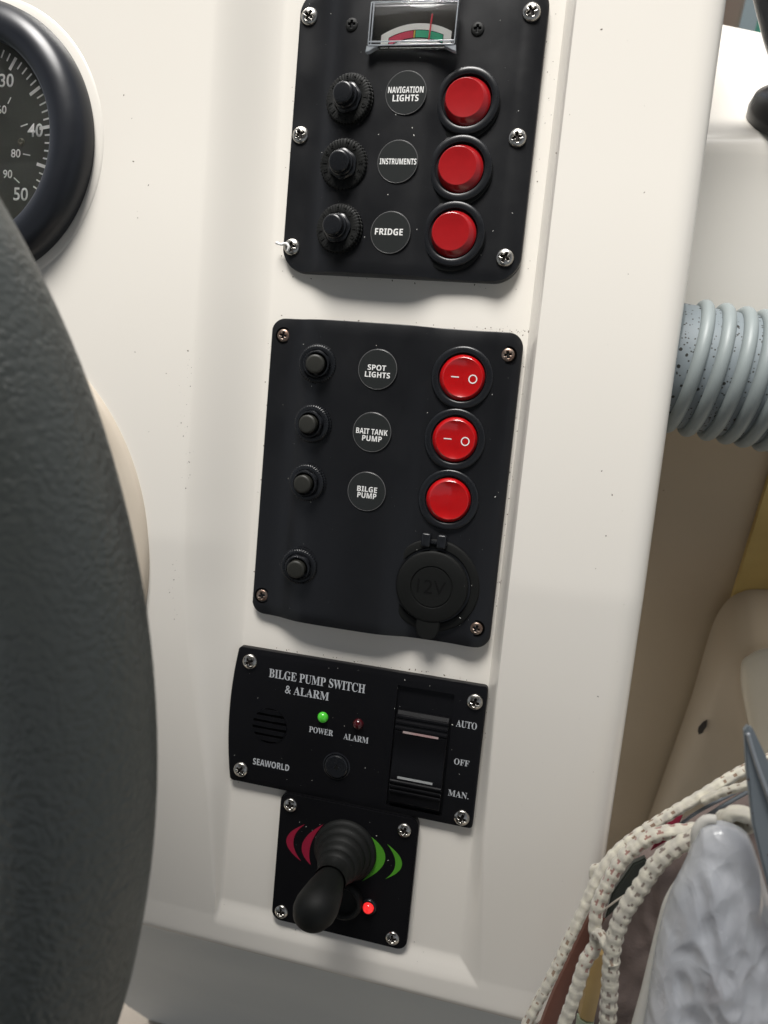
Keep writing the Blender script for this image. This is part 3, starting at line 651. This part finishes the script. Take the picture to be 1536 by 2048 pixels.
# ------------------------------------------------------------------ wheel hub pad and steering wheel
pad = root('hub_pad', 'round raised beige pad on the console half hidden behind the steering wheel rim', 'mounting pad', (-200.2, -33.6, 12.4))
obj('disc', lathe([(104.5, -.8), (104.2, 1.2), (102.5, 2.6), (99.5, 3.2), (60, 3.4), (0, 3.4)], 200), mat('beige_pad', (.68, .61, .51), .4, tint=(.55, .47, .37), tint_scale=14), pad, smooth=60)

lm = mat('grained_leather', LEATHER_BASE, .42, tint=(.105, .113, .103), tint_scale=30, rvar=.05, specks=[(300, .06, .03, (.3, .33, .33), 30, .6)])
nt = lm.node_tree; N = nt.nodes; LK = nt.links; bs_ = N['Principled BSDF']
tc = N.new('ShaderNodeTexCoord')
nz = N.new('ShaderNodeTexNoise'); nz.inputs['Scale'].default_value = 120; nz.inputs['Detail'].default_value = 3; LK.new(tc.outputs['Object'], nz.inputs['Vector'])
mxv = N.new('ShaderNodeVectorMath'); mxv.operation = 'MULTIPLY_ADD'; LK.new(nz.outputs['Color'], mxv.inputs[0]); mxv.inputs[1].default_value = (.006, .006, .006); LK.new(tc.outputs['Object'], mxv.inputs[2])
vo = N.new('ShaderNodeTexVoronoi'); vo.feature = 'SMOOTH_F1'; vo.inputs['Scale'].default_value = 560; vo.inputs['Smoothness'].default_value = .5; LK.new(mxv.outputs[0], vo.inputs['Vector'])
n2 = N.new('ShaderNodeTexNoise'); n2.inputs['Scale'].default_value = 700; LK.new(tc.outputs['Object'], n2.inputs['Vector'])
sm = N.new('ShaderNodeMath'); sm.operation = 'MULTIPLY_ADD'; LK.new(n2.outputs[0], sm.inputs[0]); sm.inputs[1].default_value = .35; LK.new(vo.outputs['Distance'], sm.inputs[2])
bp = N.new('ShaderNodeBump'); bp.inputs['Strength'].default_value = .5; bp.inputs['Distance'].default_value = .0009; bp.invert = True
LK.new(sm.outputs[0], bp.inputs['Height']); LK.new(bp.outputs[0], bs_.inputs['Normal'])
wheel = root('steering_wheel', 'large steering wheel rim wrapped in wrinkled dark grey leather, close on the left', 'steering wheel', (-242.6, -59.6, 150))
MAJ, MIN = 208.5, 18.5
ring_pts = [Vector((MAJ * cos(2 * pi * k / 200), MAJ * sin(2 * pi * k / 200), 0)) for k in range(200)]
def rimr(i, s, th): return MIN * (1 + .006 * noise.noise(Vector((s * .03, th * 2, 0))))
obj('rim', sweep(ring_pts, rimr, 40, closed=True), lm, wheel, smooth=180)
for a in (180, 70, -70):
    p = [Vector((r * cos(radians(a)), r * sin(radians(a)), -60 + 60 * (r / 195) ** 2)) for r in (30, 80, 130, 170, 196)]
    obj('spoke', sweep(catmull(p, 6), 7, 16), mat('brushed_spoke', (.5, .5, .5), .3, metal=1.0) if a == 180 else bpy.data.materials['brushed_spoke'], wheel, smooth=60)
obj('hub', lathe([(24, -135), (26, -80), (42, -70), (44, -50), (38, -42), (0, -40)], 64), BLK_GLOSS, wheel, smooth=40)

# ------------------------------------------------------------------ bulkhead, ledge and things to the right (level frame, mm from the console origin)
def wbox(name, x0, x1, y0, y1, z0, z1, m, label, cat, bev=0.0, kind=None):
    r = root(name, label, cat, ((x0 + x1) / 2, (y0 + y1) / 2, z0), 'level', kind=kind)
    return r, obj('slab' if kind is None else name + '_face', box(x1 - x0, y1 - y0, z1 - z0, (0, 0, (z1 - z0) / 2), bev, 4), m, r, smooth=40)
# ledge with rounded nose running back to the windscreen foot
b = bmesh.new(); prof = []
for k in range(9):
    a = -pi / 2 - (pi / 2) * k / 8 if False else pi + (pi / 2) * 0
nose = [(108, 0), (108, 12), (96, 14), (91.5, 17), (92.5, 21), (138, 83), (140.5, 88.5), (144, 92.5), (149, 94.8), (155, 95.3), (200, 95.6), (300, 95.8), (300, 0)]
xs_ = [103.2, 130, 200, 320, 460]
g = [[b.verts.new((x, max(210, 329 - .95 * (x - 104)) if y > 250 else y, z)) for y, z in nose] for x in xs_]
for r0, r1 in zip(g, g[1:]):
    for i in range(len(nose) - 1): b.faces.new((r0[i], r1[i], r1[i + 1], r0[i + 1]))
b.faces.new([r for r in g[0]]); b.faces.new([r for r in g[-1]][::-1]); fix(b)
ledge = root('ledge', 'white gelcoat ledge beside the console carrying the black phone mount', 'ledge', (0, 0, 0), 'level')
obj('top', b, GEL, ledge, smooth=40)
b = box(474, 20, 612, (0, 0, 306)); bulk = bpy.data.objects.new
bw = root('bulkhead', 'bulkhead wall below the ledge, its shade behind the hose put into the tan colour', 'bulkhead', (340, 113.0, -600), 'level')
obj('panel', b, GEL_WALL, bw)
# yellowed edge strip
ys = root('core_strip', 'yellowed raw strip on the bulkhead beside the moulded step', 'strip', (0, 0, 0), 'level')
b = bmesh.new(); q = [(167.5, 0), (169.5, -51), (176.8, -151), (183.9, -262), (193.8, -386), (206, -560), (420, -560), (420, 0)]
f_ = [b.verts.new((x, 102.5, z)) for x, z in q]; k_ = [b.verts.new((x, 98, z)) for x, z in q]
b.faces.new(k_); b.faces.new(f_[::-1])
for i in range(len(q)): b.faces.new((f_[i], f_[(i + 1) % len(q)], k_[(i + 1) % len(q)], k_[i]))
obj('strip', fix(b), YELLOW, ys)
# moulded step: rounded box with fat cream rim
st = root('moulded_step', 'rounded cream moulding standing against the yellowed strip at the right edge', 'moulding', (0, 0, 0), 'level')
OUTL = [(190, -560), (179.7, -310), (176.7, -245), (173.1, -197), (171.5, -165), (173.5, -146), (178.5, -136), (187, -131.5), (210, -130), (260, -130)]
INNR = [(380, -480), (300, -352), (250, -292), (216, -236), (195, -194), (180, -155), (172, -130), (170.5, -113), (186, -101), (250, -96)]
def resample(P, n):
    P = catmull([(x, z, 0) for x, z in P], 2); d = [0]
    for a, c in zip(P, P[1:]): d.append(d[-1] + (c - a).length)
    out = []; k = 0
    for i in range(n):
        t = d[-1] * i / (n - 1)
        while k < len(d) - 2 and d[k + 1] < t: k += 1
        out.append(P[k].lerp(P[k + 1], (t - d[k]) / max(1e-6, d[k + 1] - d[k])))
    return out
def seg_resample(P, n):          # keeps control points paired: n samples per control interval
    C_ = catmull([(x, z, 0) for x, z in P], 1e9); out = []
    for i in range(len(P) - 1):
        p0, p1, p2, p3 = (Vector((*P[min(max(q, 0), len(P) - 1)], 0)) for q in (i - 1, i, i + 1, i + 2))
        for k in range(n):
            t = k / n; out.append(0.5 * ((2 * p1) + (-p0 + p2) * t + (2 * p0 - 5 * p1 + 4 * p2 - p3) * t * t + (-p0 + 3 * p1 - 3 * p2 + p3) * t ** 3))
    out.append(Vector((*P[-1], 0))); return out
oo = seg_resample(OUTL, 8); ii = seg_resample(INNR, 8)
b = bmesh.new(); lay = []
for y, t, bow in ((97, 0, 0), (62, 0, 0), (56, .12, 0), (48, .42, 0), (41, .75, 0), (37, .93, 0), (35.5, 1, 0)):
    lay.append([b.verts.new((p.x + (q.x - p.x) * t, y, p.y + (q.y - p.y) * t)) for p, q in zip(oo, ii)])
for r0, r1 in zip(lay, lay[1:]):
    for i in range(len(oo) - 1): b.faces.new((r0[i], r0[i + 1], r1[i + 1], r1[i]))
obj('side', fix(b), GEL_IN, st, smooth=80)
b = bmesh.new(); lay = []
for y, t in ((36.2, -.004), (34.0, .02), (32.6, .05), (31.8, .10), (31.2, .25), (31, .9)):
    lay.append([b.verts.new((p.x + (262 - p.x) * t, y, p.y + (-205 - p.y) * t)) for p in ii])
for r0, r1 in zip(lay, lay[1:]):
    for i in range(len(oo) - 1): b.faces.new((r0[i], r0[i + 1], r1[i + 1], r1[i]))
obj('front_face', fix(b), mat('cream_moulding', (.80, .76, .64), .35, tint=(.76, .70, .57), tint_scale=10), st, smooth=80)
# chipped spot on the moulding edge
chip = prism([(-2.2, 0), (-1.0, 7), (0.6, 10), (2.0, 3), (1.6, -6), (0, -9), (-1.6, -5)], 0, .5); 
o = obj('chip', chip, GRIME, st, (176.0, 59, -226), (radians(90), 0, 0))

# corrugated hose
hose = root('ribbed_hose', 'fat grey ribbed vinyl hose with black mildew between its ribs', 'hose', (0, 0, 0), 'level')
hp = catmull([(104, 66.2, 35.2), (111.1, 65.6, 34.6), (126.4, 64.5, 33.3), (142.4, 63.4, 32.0), (158, 61.7, 30.0), (177.3, 58.8, 23.4), (200, 55, 12)], 1.0)
RIBR, CORE = 27.0, 24.0
obj('core', sweep(hp, CORE, 56), HOSE_DIRT, hose, smooth=180)
acc = 0; last = hp[0]; cnt = 0
for i in range(1, len(hp) - 1):
    acc += (hp[i] - last).length; last = hp[i]
    if acc >= 6.9:
        acc = 0; t = (hp[i + 1] - hp[i - 1]).normalized()
        Q = t.to_track_quat('Z', 'Y').to_matrix().to_4x4() @ Matrix.Rotation(.05, 4, 'X')
        rp = [Q.to_3x3() @ Vector((24.2 * cos(a), 24.2 * sin(a), 0)) for a in [2 * pi * k / 64 for k in range(64)]]
        if cnt == 0:
            rp0 = [Vector((24.2 * cos(a), 24.2 * sin(a), 0)) for a in [2 * pi * k / 64 for k in range(64)]]
            bmr = sweep(rp0, 2.6, 14, closed=True); first = obj('rib', bmr, HOSE, hose, smooth=180); o = first
        else:
            o = first.copy(); COL.objects.link(o)
        o.rotation_euler = Q.to_euler(); o.location = hp[i] * MM; cnt += 1

# phone mount
pm = root('phone_mount', 'black suction phone mount on the white ledge, cut off by the right edge', 'phone mount', (154.6, 162.5, 95.4), 'level', extra=Matrix.Scale(1.143, 4))
obj('suction_base', lathe([(24, -.5), (24.2, 3.0), (23, 6.5), (19.5, 8.0), (18.4, 8.6), (18, 13), (16, 15.5), (12, 16), (0, 16)], 80), BLK_GLOSS, pm, smooth=50)
arm = sweep(catmull([(-2, -2, 14), (-13, -5, 17), (-20, -6.5, 24), (-29, -6.5, 40), (-44, -6.5, 68)], 2), lambda i, s, th: (4.6 + .6 * cos(2 * th)), 24)
obj('arm', arm, mat('graphite_arm', (.055, .06, .07), .22, coat=.4), pm, smooth=180)
obj('clamp', box(30, 8, 40, (4, 0, 35), 2.5, 3), BLK_GLOSS, pm, smooth=50)

# ------------------------------------------------------------------ lower locker panel, cockpit sole
lp = root('locker_panel', 'plain grey panel below the lower lip of the console', 'panel', (-40, -118, -620), 'level')
obj('panel', box(420, 12, 468, (0, 0, 234), 2), PANELGREY, lp)

# ------------------------------------------------------------------ ropes, bag, bracket
def yarn_mat(name, white, fleck):
    m = mat(name, white, .75, bump=.6, bump_scale=2500, bump_dist=.0002)
    n = m.node_tree.nodes; l = m.node_tree.links
    a = n.new('ShaderNodeVertexColor'); a.layer_name = 'yarn'; l.new(a.outputs[0], n['Principled BSDF'].inputs['Base Color'])
    n['Principled BSDF'].inputs['Sheen Weight'].default_value = .3
    return m
ROPE_M = yarn_mat('braided_rope_yarn', (.72, .70, .65), (.3, .15, .1))
def rope(name, label, P, r, fleck=(.30, .17, .10), flecky=.5, group='white braided ropes', pitch=8.0):
    rt = root(name, label, 'rope', P[len(P) // 2], group=group)
    base = Vector(P[len(P) // 2]); pts = [p - base for p in catmull(P, .32)]
    ph = random.random() * 6
    def rad(i, s, th):
        a = sin(3 * th + 2 * pi * s / pitch + ph); c = sin(3 * th - 2 * pi * s / pitch)
        return r * (.93 + .10 * a * c + .04 * (a * a) + .06 * noise.noise(Vector((s * .9, th, ph))))
    def colr(s, th):
        a = sin(3 * th + 2 * pi * s / pitch + ph); c = sin(3 * th - 2 * pi * s / pitch)
        n_ = noise.noise(Vector((s * .05, ph, 0))) + .2
        d = noise.noise(Vector((s * .4, th * 1.2, ph)))
        w = (.80 + .08 * d, .78 + .08 * d, .72 + .06 * d)
        hsh = noise.noise(Vector((round(s / (pitch / 6)) * 7.3, round(th * 3 / pi) * 5.1, ph)))
        if a * c < -.42 and n_ + flecky > .45 and hsh > -.05: return tuple(x * .5 + y * .5 for x, y in zip(w, fleck))
        return w
    obj('braid', sweep(pts, rad, 22, color=colr), ROPE_M, rt, smooth=180)
    return rt
ROPE_OUTER=[(146.7, -63.2, 30.0), (138.5, -68.6, 31.2), (132.3, -73.7, 32.3), (125.7, -79.5, 33.5), (115.4, -88.6, 34.6), (105.1, -98.6, 35.8), (99.5, -105.6, 36.9), (95.7, -113.6, 38.1), (93.1, -122.0, 39.2), (90.6, -130.4, 40.4), (87.5, -140.3, 41.5), (84.5, -150.2, 42.7), (80.0, -163.3, 43.8), (76.4, -174.3, 45.0), (73, -186, 46)]
ROPE_LOOP=[(132.4, -79.7, 48.0), (127.9, -81.7, 48.3), (120.9, -84.5, 48.6), (110.6, -88.1, 48.9), (104.7, -93.5, 49.2), (100.5, -99.8, 49.5), (97.6, -107.7, 49.8), (95.3, -116.2, 50.2), (95.3, -123.5, 50.5), (96.3, -129.3, 50.8), (93.7, -136.1, 51.1), (92.1, -146.0, 51.4), (90.0, -157.9, 51.7), (87.7, -168.6, 52.0), (84, -182, 52)]
ROPE_INNER=[(131.8, -73.4, 62.0), (124.9, -76.1, 61.8), (118.1, -81.0, 61.7), (113.6, -85.0, 61.5), (109.3, -91.3, 61.3), (105.4, -100.5, 61.2), (102.2, -108.4, 61.0), (100.5, -116.1, 60.8), (100.0, -122.4, 60.7), (100.4, -130.3, 60.5), (101.1, -139.5, 60.3), (101.8, -149.3, 60.2), (102.4, -156.8, 60.0), (103, -170, 60)]
ROPE_UPPER=[(143.7, -62.9, 45.0), (136.3, -69.1, 42.7), (132.6, -72.5, 40.3), (129.3, -76.1, 38.0), (126, -80, 36)]
ROPE_KNOT=[(124.0, -76.2, 60.0), (125.5, -71.4, 63.0), (128.6, -67.5, 66.0), (131.8, -68.5, 67.0), (131.1, -71.8, 66.0), (127.2, -73.2, 66.0), (124.8, -70.6, 67.0), (127.0, -66.9, 69.0), (132.1, -67.6, 70.0), (135, -71, 70)]
CORD=[(121.8, -69.5, 70.0), (119.1, -70.3, 69.6), (117.3, -74.2, 69.2), (117.7, -79.9, 68.8), (116.8, -87.5, 68.4), (113.3, -98.2, 68.0), (112.3, -109.0, 67.6), (111.7, -119.3, 67.2), (111.1, -130.3, 66.8), (110.1, -142.2, 66.4), (109, -160, 66.0)]
rope('braided_rope', 'outermost white braided rope with brown flecks curving down past the console edge', ROPE_OUTER, 1.9, (.32, .17, .08), .35)
rope('braided_rope', 'middle white braided rope with red flecks joined to its neighbour halfway down', ROPE_LOOP, 2.3, (.42, .14, .12), .3)
rope('braided_rope', 'thickest white braided rope with dark flecks, next to the plastic bag', ROPE_INNER, 2.65, (.22, .14, .12), .55)
rope('braided_rope', 'short thin white rope end lying under the grey metal plate', ROPE_UPPER, 1.5, flecky=.1)
rope('braided_rope', 'knotted white rope lump beside the top of the plastic bag', ROPE_KNOT, 2.1, flecky=.2)
rope('braided_rope', 'tiny bridging twist of white rope between the two middle ropes', [(95.6, -125.5, 51.5), (97, -123.2, 55), (99.3, -124.5, 60), (100.6, -127.5, 62)], 1.9, flecky=.2)
rope('rope_end', 'frayed rope tip sticking out left beyond the outermost rope', [(100.5, -109.5, 33.0), (97.3, -112.6, 32.0), (95.1, -114.7, 31.0), (94.9, -117.5, 31.0), (96.7, -118.5, 31.0)], 1.5, flecky=.0, group=None)
def tube_thing(name, label, cat, P, r, m, seg=16):
    rt = root(name, label, cat, P[0]); base = Vector(P[0])
    obj('sheath', sweep([p - base for p in catmull(P, .8)], r, seg), m, rt, smooth=180)
tube_thing('smooth_cord', 'smooth off-white cord running down the left side of the plastic bag', 'cord', CORD, lambda i, s, th: 1.5 + .012 * s, mat('smooth_cord_white', (.68, .66, .60), .6, noise_amt=.2))
GREYC = mat('grey_cable', (.16, .18, .20), .35)
tube_thing('thin_cable', 'upper thin grey cable under the outermost rope', 'cable', [(139.5, -71.8, 36.0), (132.6, -78.3, 34.5), (125.5, -85.6, 33.0), (119.4, -93.4, 31.5), (112.4, -99.7, 30.0)], .55, GREYC)
tube_thing('thin_cable', 'lower thin grey cable beside the red rag', 'cable', [(139.6, -73.5, 36.0), (133.5, -80.7, 34.0), (127.2, -88.8, 32.0), (122.3, -96.1, 30.0)], .7, GREYC)
tube_thing('thin_cable', 'short pale wire crossing the gap between the middle ropes', 'cable', [(100.6, -129.6, 30.0), (104.8, -124.6, 30.0), (110.1, -119.3, 30.0)], .35, mat('pale_wire', (.5, .45, .38), .5))

def pillow(outline, z0, bulge, crease, seed, rings=46, n=170, c=None, back=6.0, cs=.12):
    P = catmull([(x, y, 0) for x, y in outline] + [(*outline[0], 0)], 1.5)[:-1]
    m_ = len(P); P = [P[int(k * m_ / n)] for k in range(n)]
    cx = c or (sum(p.x for p in P) / n, sum(p.y for p in P) / n); b = bmesh.new(); lay = []
    for sgn in (1, -1):
        for j in range(rings if sgn == 1 else 8):
            t = (1 - j / (rings - 1)) if sgn == 1 else (j + 1) / 9
            if sgn == 1 and j == 0: t = 1
            ring = []
            for p in P:
                x = cx[0] + (p.x - cx[0]) * t; y = cx[1] + (p.y - cx[1]) * t
                hgt = sqrt(max(0, 1 - t ** 2.6))
                if sgn == 1:
                    q = Vector((x * cs, y * cs * .6, seed)); nn = noise.noise(q) + .5 * noise.noise(q * 2.3)
                    rd = 1 - abs(noise.noise(q * 1.7 + Vector((9, 3, 1)))) * 2.2
                    z = z0 + bulge * hgt + crease * (nn + rd * .7) * min(1, (1 - t) * 6)
                else: z = z0 - back * sqrt(max(0, 1 - t * t))
                ring.append(b.verts.new((x, y, z)))
            lay.append((sgn, ring))
    front = [r for s, r in lay if s == 1]; bk = [r for s, r in lay if s == -1][::-1]
    seqs = front[::-1][:] ; seqs = seqs + bk
    for r0, r1 in zip(seqs, seqs[1:]):
        for k in range(n): b.faces.new((r0[k], r0[(k + 1) % n], r1[(k + 1) % n], r1[k]))
    bmesh.ops.remove_doubles(b, verts=b.verts[:], dist=.001)
    bmesh.ops.dissolve_degenerate(b, edges=b.edges[:], dist=.0005)
    return fix(b)
BAG=[(117.6, -72.2), (121.2, -69.6), (125.3, -69.4), (130.3, -71.3), (134.0, -77.9), (138.5, -88.1), (146.5, -103.3), (152.9, -129.0), (156, -165), (108, -165), (110.2, -139.2), (110.4, -119.4), (110.8, -105.4), (112.2, -93.9), (114.9, -84.0)]
bag = root('plastic_bag', 'crumpled translucent whitish plastic bag in the bottom right corner', 'bag', (0, 0, 0))
BAGM = mat('frosted_polythene', (.86, .88, .91), .20, trans=.12, ior=1.3, tint=(.70, .73, .78), tint_scale=30, rvar=.08, coat=.3, bump=.5, bump_scale=75, bump_dist=.0016)
nb_ = BAGM.node_tree; NN = nb_.nodes; LL = nb_.links; pb_ = NN['Principled BSDF']; pb_.inputs['Alpha'].default_value = .66
tcb = NN.new('ShaderNodeTexCoord'); nzb = NN.new('ShaderNodeTexNoise'); nzb.inputs['Scale'].default_value = 45; nzb.inputs['Detail'].default_value = 2; LL.new(tcb.outputs['Object'], nzb.inputs['Vector'])
vmb = NN.new('ShaderNodeVectorMath'); vmb.operation = 'MULTIPLY_ADD'; LL.new(nzb.outputs['Color'], vmb.inputs[0]); vmb.inputs[1].default_value = (.02, .02, .02)
mpb = NN.new('ShaderNodeMapping'); mpb.inputs['Scale'].default_value = (1.5, .6, 1); LL.new(tcb.outputs['Object'], mpb.inputs[0]); LL.new(mpb.outputs[0], vmb.inputs[2])
vob = NN.new('ShaderNodeTexVoronoi'); vob.inputs['Scale'].default_value = 85; LL.new(vmb.outputs[0], vob.inputs['Vector'])
vo2 = NN.new('ShaderNodeTexVoronoi'); vo2.inputs['Scale'].default_value = 210; LL.new(vmb.outputs[0], vo2.inputs['Vector'])
adb = NN.new('ShaderNodeMath'); adb.operation = 'MULTIPLY_ADD'; LL.new(vo2.outputs['Distance'], adb.inputs[0]); adb.inputs[1].default_value = .35; LL.new(vob.outputs['Distance'], adb.inputs[2])
bpb = NN.new('ShaderNodeBump'); bpb.inputs['Strength'].default_value = .55; bpb.inputs['Distance'].default_value = .0028; LL.new(adb.outputs[0], bpb.inputs['Height']); LL.new(bpb.outputs[0], pb_.inputs['Normal'])
obj('film', pillow(BAG, 70, 12, 2.2, 3.3, cs=.10), BAGM, bag, smooth=180)
POUCH=[(104.4, -121.5), (109.7, -113.0), (121.3, -105.7), (136.8, -92.3), (155.8, -79.7), (176.1, -110.8), (186.4, -190.8), (88.6, -206.1), (91.0, -187.8), (95.7, -163.9), (100.2, -140.7)]
pch = root('canvas_pouch', 'dark brown canvas gear pouch behind the ropes', 'pouch', (0, 0, 0))
obj('cloth', pillow(POUCH, 8, 9, 1.6, 8.1, cs=.1, back=10), mat('brown_canvas', (.13, .10, .09), .8, tint=(.20, .15, .13), tint_scale=30, bump=.5, bump_scale=900, bump_dist=.0003), pch, smooth=180)
def strip(name, label, cat, P, w, m, thick=1.2):
    rt = root(name, label, cat, P[0]); base = Vector(P[0]); pts = [p - base for p in catmull(P, 2)]
    b = bmesh.new(); rows = []
    for i, p in enumerate(pts):
        t = (pts[min(i + 1, len(pts) - 1)] - pts[max(i - 1, 0)]).normalized(); s = t.cross(Vector((0, 0, 1))).normalized()
        rows.append([b.verts.new(p + s * a * w / 2 + Vector((0, 0, z))) for a, z in ((-1, -thick / 2), (-.8, thick / 2), (0, thick * .8), (.8, thick / 2), (1, -thick / 2))])
    for r0, r1 in zip(rows, rows[1:]):
        for k in range(5): b.faces.new((r0[k], r1[k], r1[(k + 1) % 5], r0[(k + 1) % 5]))
    b.faces.new(rows[0]); b.faces.new(rows[-1][::-1])
    obj('band', fix(b), m, rt, smooth=50)
strip('leather_strap', 'reddish brown strap between the outermost and middle ropes', 'strap', [(98.8, -133.8, 28.0), (95.6, -144.6, 28.4), (92.5, -155.6, 28.8), (89.4, -166.7, 29.2), (86.9, -177.8, 29.6), (84.9, -190, 30.0)], 6.0, mat('brown_leather', (.20, .085, .06), .45, tint=(.12, .05, .035), tint_scale=60))
strip('wooden_handle', 'yellow tan handle showing between the two forked ropes', 'handle', [(101.0, -141.7, 36.0), (99.8, -149.8, 36.0), (99.2, -159.5, 36.0), (98.6, -167.6, 36.0)], 6.0, mat('tan_wood', (.50, .36, .16), .4, tint=(.40, .26, .10), tint_scale=70), 3)
strip('green_ferrule', 'pale green plastic end below the tan handle', 'ferrule', [(98.5, -168.4, 36.0), (98.6, -176, 36), (99, -186, 36.0)], 6.2, mat('pale_green_plastic', (.42, .50, .36), .4), 3)
rg_ = root('red_rag', 'scrap of dark red fabric under the outermost rope', 'rag', (0, 0, 0))
obj('cloth', prism([(112.3, -97.4), (117.5, -92.0), (122.8, -87.6), (121.6, -93.3), (116.1, -101.9)], 26.5, 28, .3), mat('red_fabric', (.30, .02, .05), .7, bump=.5, bump_scale=900), rg_)
rg2 = root('red_tape', 'small bright red tape scrap under the middle rope', 'tape', (0, 0, 0))
obj('tape', prism([(112.7, -88.6), (118.2, -84.8), (118.6, -87.4), (110.1, -95.7)], 45, 46, .3), bpy.data.materials['red_fabric'], rg2)
bl = root('sheathed_blade', 'dark green black blade seen through the gap between the ropes', 'blade', (0, 0, 0))
obj('blade', prism([(101.9, -136.8), (103.1, -126.2), (108.8, -113.2), (112.6, -110.3), (113.8, -112.0), (111.6, -121.4), (106.1, -130.9)], 22.5, 25, .6), mat('dark_green_blade', (.035, .04, .033), .35), bl, smooth=30)
BRACKET=[(120.9, -36.0), (121.6, -34.6), (122.9, -35.0), (125.9, -39.9), (129.9, -46.4), (136.7, -59.2), (148, -80.4), (152, -130), (146, -112), (140.9, -92.5), (133.9, -80.5), (129.9, -70.3), (126.5, -61.0), (123.0, -46.8)]
br_ = root('metal_plate', 'pointed grey galvanised metal plate with rust spots at the right edge', 'metal plate', (0, 0, 0))
GALV = mat('galvanised_metal', (.20, .23, .25), .45, metal=.35, tint=(.26, .29, .31), tint_scale=50, rvar=.1, specks=[(120, .26, .4, (.15, .06, .03), 25, .46), (420, .2, .25, (.12, .05, .03), 40, .48)])
obj('plate', prism(BRACKET, 84, 86, .4), GALV, br_, smooth=30)
obj('ridge', sweep(catmull([(121.6, -36.2, 86.4), (124.3, -42.8, 86.6), (127.9, -50.3, 87), (132.0, -58.2, 87), (138, -70, 87)], 1), lambda i, s, th: .55 + .01 * s, 12), mat('bare_steel_edge', (.42, .44, .46), .35, metal=.6), br_, smooth=180)

# ------------------------------------------------------------------ surroundings of the helm, with unseen blockers added to shape its light
g_ = root('cockpit_floor', 'grey cockpit floor', None, (0, 0, -620), 'level', kind='structure')
obj('deck', box(2600, 3600, 20, (0, -900, -10)), mat('deck_grey', (.38, .33, .27), .6), g_, smooth=None)
w_ = root('water', 'calm grey green water', None, (0, 0, -1500), 'level', kind='structure')
b = bmesh.new(); bmesh.ops.create_grid(b, x_segments=2, y_segments=2, size=900000)
obj('water_surface', b, mat('harbour_water', (.05, .07, .07), .15), w_)

cn = root('shade_slab', 'added unseen dark slab overhead, placed to shade the lower console', 'shade_slab', (-110, 45, 650), 'level')
obj('shade_slab_body', box(1250, 1050, 30, (0, -525, 15), 6), mat('shade_slab_dark', (.05, .055, .06), .8), cn)  # unseen slab added so the console darkens downwards and panels stay black

wf = root('background_screen', 'blurred brownish panel with a grey edge beyond the ledge', 'panel', (150, 900, -400), 'level')
obj('board', box(150, 12, 800, (0, 0, 400), 4), mat('pinkish_brown_board', (.42, .33, .29), .7), wf)
obj('post', box(14, 20, 800, (82, -6, 400), 3), mat('grey_post', (.30, .31, .33), .6), wf, rot=(0, -.12, 0))
tl = root('green_crate', 'small blurred teal green crate beyond the ledge', 'crate', (252, 860, -90), 'level')
obj('shell', box(26, 26, 62, (0, 0, 31), 3), mat('teal_plastic', (.10, .50, .38), .5), tl)
obj('lid', box(29, 29, 5, (0, 0, 64), 2), bpy.data.materials['teal_plastic'], tl)

hs_ = root('seat_blocker', 'unseen dark blocker added behind the camera to darken the lower console', 'added_seat', (-160, -560, -620), 'level')
SEATM = mat('dark_grey_vinyl', (.05, .055, .06), .55, bump=.3, bump_scale=900)
obj('backrest', box(480, 90, 420, (0, -40, 560), 30, 4), SEATM, hs_, smooth=50)  # added out of view to cut low rear sky from the lower console
obj('cushion', box(480, 300, 80, (0, -100, 330), 25, 4), SEATM, hs_, smooth=50)
obj('pedestal', lathe([(150, 0), (150, 12), (60, 30), (45, 40), (45, 290), (0, 290)], 48, c=(0, -120)), STEEL, hs_, smooth=40)
